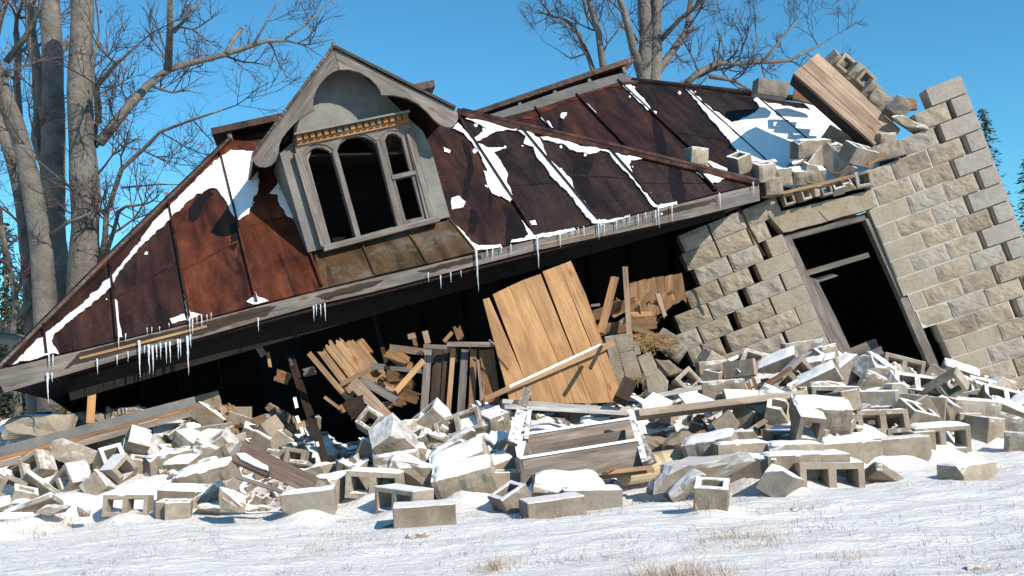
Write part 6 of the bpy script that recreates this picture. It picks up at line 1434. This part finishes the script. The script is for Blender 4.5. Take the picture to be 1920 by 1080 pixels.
tree('bare_tree', 'darkest mossy trunk at the left border, forked low down', [([(70, 780), (62, 600), (50, 420), (22, 300), (-10, 210)], .16, .10)],
 [([(60, 480), (30, 330), (34, 200), (30, 60)], .4, .08, .05, 2, 1.0), ([(0, 640), (40, 590), (60, 560)], -.3, .07, .06, 2, .6), ([(10, 700), (30, 560), (0, 420)], -.6, .05, .04, 2, .9)], 15.8, 17)
tree('bare_tree', 'wide bare tree of several stems rising behind the rear roof', [([(1215, 640), (1210, 400), (1208, 160), (1214, 60), (1200, -40)], .24, .12), ([(1222, 640), (1222, 400), (1228, 150), (1230, 60), (1232, -40)], .2, .11)],
 [([(1205, 150), (1190, 90), (1172, 30), (1155, -20)], -.8, .10, .05, 2, 1.1), ([(1222, 150), (1262, 100), (1284, 60), (1300, -10)], .8, .09, .05, 2, 1.1), ([(1234, 80), (1280, 35), (1325, -5)], -.5, .06, .03, 2, 1.0),
  ([(1285, 62), (1310, 50)], 0, .035, .03, 0, .4), ([(1120, 160), (1090, 75), (1062, 42), (1052, 36)], .5, .06, .03, 3, .9), ([(1135, 150), (1122, 60), (1106, 0), (1100, -30)], -.5, .08, .05, 2, 1.0),
  ([(1122, 62), (1100, 30), (1088, -20)], 0, .04, .02, 2, .9), ([(1288, 156), (1312, 138), (1345, 120), (1430, 118), (1480, 115), (1512, 98), (1535, 84), (1548, 76)], 1.0, .07, .015, 2, .9),
  ([(1428, 118), (1456, 90), (1475, 60), (1497, 38)], .4, .035, .01, 1, .7), ([(1330, 143), (1375, 150), (1408, 172)], .3, .05, .02, 2, .7), ([(1225, 200), (1260, 170), (1300, 150)], .2, .08, .06, 3, .9),
  ([(1410, 117), (1420, 70), (1412, 30)], .3, .02, .008, 1, .7), ([(1345, 120), (1350, 70), (1340, 40)], .3, .02, .008, 1, .8), ([(1120, 160), (1170, 300), (1205, 420)], 0, .07, .12, 0, 1), ([(1135, 150), (1180, 280), (1210, 400)], 0, .08, .12, 0, 1), ([(1100, 100), (1070, 110), (1040, 90)], .3, .02, .008, 1, .8)], 19.0, 23, dep=4, ln=1.2)
def conifer(label, px, pytop, Y, h, seed, r=1.5, dens=1.0):
    rg = random.Random(seed); topp = P(px, pytop, Y); b = Vector((topp.x, topp.y, topp.z - h))
    t = empty('conifer', b, label, 'tree', 'dark conifers far behind'); m = MB(); m.tube([b, b.lerp(topp, .5), topp], [.14, .08, .01], 7); m.build('trunk', 'bark', t)
    m = MB(); n = int(h * 11 * dens)
    for i in range(n):
        s = (i + .5) / n; z = h * s; rl = r * (1 - s) ** .8 + .08
        for k in range(6):
            if rg.random() < .18: continue
            a = rg.uniform(0, 6.28); d = Vector((math.cos(a), math.sin(a), rg.uniform(-.35, .05))); L_ = rl * rg.uniform(.55, 1.1); c = b + Vector((0, 0, z))
            for q in range(int(3 + L_ * 9)):
                u = (q + rg.random()) / (3 + L_ * 9); p = c + d * (L_ * u) + Vector((rg.gauss(0, .04), rg.gauss(0, .04), rg.gauss(0, .05))); s_ = rg.uniform(.05, .12)
                e = (d + Vector((rg.gauss(0, .5), rg.gauss(0, .5), rg.gauss(-.2, .4)))).normalized() * s_; f = e.orthogonal().normalized() * s_ * .3
                m.add([p - e, p + f, p + e, p - f], [(0, 1, 2, 3)])
    m.build('needles', 'needle', t)
conifer('slim dark conifer rising just right of the leaning wall', 1843, 205, 30, 9.5, 1, 1.5)
conifer('dark conifer at the right border behind the wall', 1922, 300, 32, 8.5, 2, 1.7)
conifer('dark conifer at the left border behind the trunks', 8, 420, 26, 6.0, 3, 1.8)
conifer('dark conifer between the left trunks', 50, 470, 30, 6.0, 4, 1.8)
conifer('broad low conifer at the far left behind the roof corner', -40, 520, 24, 4.6, 5, 2.0)
conifer('low conifer showing between roof slope and left trunks', 28, 560, 23, 3.4, 6, 1.6)
# fallen log beyond the corner
mb = MB(); mb.tube(wobble([P(-60, 632, 15), P(60, 640, 14.5), P(150, 655, 14.5)], .05, 3), [.12] * 20, 8) if False else mb.tube([P(-80, 628, 15), P(0, 634, 14.8), P(75, 642, 14.6)], [.10, .09, .07], 8)
tag(mb.build('fallen_log', 'bark'), 'snowy fallen log beyond the left corner of the roof', 'log')
# far woods along the horizon
mb = MB(); wr_ = random.Random(9)
for i in range(520):
    x = wr_.uniform(-150, 150); y = wr_.uniform(88, 105); h = wr_.uniform(4, 8.5) + 1.5 * nz(x * .05, 0); r_ = wr_.uniform(1.2, 2.4); zb = H(x, y) - .5
    for q in range(3):
        z0 = zb + h * (.12 + .25 * q); n = 7; rr2 = r_ * (1 - .27 * q); vs = [(x + math.cos(6.28 * k / n) * rr2 * wr_.uniform(.6, 1.1), y + math.sin(6.28 * k / n) * rr2, z0 + wr_.uniform(-.4, .3)) for k in range(n)] + [(x, y, z0 + h * .42)]
        mb.add(vs, [(k, (k + 1) % n, n) for k in range(n)] + [tuple(range(n - 1, -1, -1))])
tag(mb.build('far_woods', 'needle'), 'dark far treeline along the horizon', 'woods', kind='stuff')

# ------------------------------------------------------------------ grass
def blades(mb, n, area, hgt, lean, rg, wdt=.0016, clump=None):
    for _ in range(n):
        if clump: x, y = clump[0] + rg.gauss(0, clump[2]), clump[1] + rg.gauss(0, clump[3])
        else:
            px = rg.uniform(*area[0]); y = rg.uniform(*area[1]); x = (px - 960) / FPX * y
        h = rg.uniform(*hgt); a = rg.uniform(0, 6.28); l_ = rg.uniform(*lean) * h; z = H(x, y)
        d = Vector((math.cos(a), math.sin(a), 0)); s = Vector((-d.y, d.x, 0)) * wdt * rg.uniform(.7, 1.5)
        if abs(s.x) < wdt * .5: s.x = wdt * .7
        b = Vector((x, y, z - .005)); m = b + d * l_ * .4 + Vector((0, 0, h * .6)); t = b + d * l_ * rg.uniform(.8, 1.3) + Vector((0, 0, h * rg.uniform(.75, 1)))
        mb.add([b - s, b + s, m + s * .7, m - s * .7, t], [(0, 1, 2, 3), (3, 2, 4)])
gr = random.Random(21); mb = MB()
for _ in range(1000):
    px = gr.uniform(-100, 2020); y = 4.2 + 6 * gr.random() ** 1.3; x = (px - 960) / FPX * y
    if mound(x, y) > .1: continue
    if nz(x * 1.1, y * 1.6, 4) < -.15: continue
    blades(mb, gr.randint(4, 14), None, (.012, .05), (.3, 1.6), gr, .0013, (x, y, .05, .03))
tag(mb.build('frosted_grass', 'darkgrass'), 'short grey grass blades poking through the thin snow', 'grass', kind='stuff')
mb = MB()
for (px, py, n, sx, sy, h0, h1) in [(1262, 1085, 420, .13, .05, .03, .13), (1400, 1010, 150, .14, .05, .04, .12), (1380, 1030, 80, .2, .04, .03, .09), (510, 930, 70, .04, .03, .08, .2), (530, 950, 50, .03, .02, .08, .22), (625, 1040, 60, .2, .05, .02, .08),
    (930, 1070, 130, .06, .03, .04, .1), (880, 1020, 40, .15, .05, .03, .07), (110, 985, 70, .1, .05, .05, .14), (60, 1000, 60, .12, .05, .04, .12), (270, 905, 60, .2, .05, .03, .09), (1590, 1050, 60, .1, .04, .03, .08), (1320, 960, 20, .05, .02, .08, .2),
    (1700, 1040, 50, .3, .06, .02, .07), (1480, 960, 60, .2, .04, .03, .08), (330, 1035, 60, .3, .05, .03, .08), (150, 1020, 60, .3, .05, .03, .07), (1130, 1050, 50, .12, .05, .05, .14), (1000, 1000, 40, .2, .05, .02, .06), (1880, 880, 50, .3, .1, .02, .06), (700, 1075, 60, .4, .05, .02, .07)]:
    y = hit(px, py); p = P(px, py, y); blades(mb, n, None, (h0, h1), (.3, 1.5), gr, .0011, (p.x, p.y, sx, sy))
tag(mb.build('dry_grass', 'drygrass'), 'tan tufts of dry grass standing out of the snow in front', 'grass', kind='stuff')
mb = MB()
for _ in range(700):
    px = gr.uniform(-60, 160); y = gr.uniform(17, 40); x = (px - 960) / FPX * y
    blades(mb, 14, None, (.15, .45), (.2, .8), gr, .01, (x, y, .5, .5))
tag(mb.build('field_grass', 'drygrass'), 'brown field grass beyond the left corner of the house', 'grass', kind='stuff')
# small stones and clods lying on the snow
for (px, py, s, lb) in [(782, 1008, .5, 'small dark clod on the snow below the nearest tan block'), (1490, 958, .25, 'tiny dark clod on the snow right of the upright half block'), (1828, 1066, .3, 'dark clod at the bottom right of the snow'), (1265, 915, .5, 'dark frozen clod left of the upright half block'), (1000, 922, .35, 'tan clod beside the snow mound'), (738, 985, .5, 'dark weed clod at the left foot of the nearest tan block')]:
    o = blk(px, py, 'C', 20, 0, 0, .4, lb, sc=s, lift=.0, cat='stone', group='clods on the snow'); o.name = 'stone'
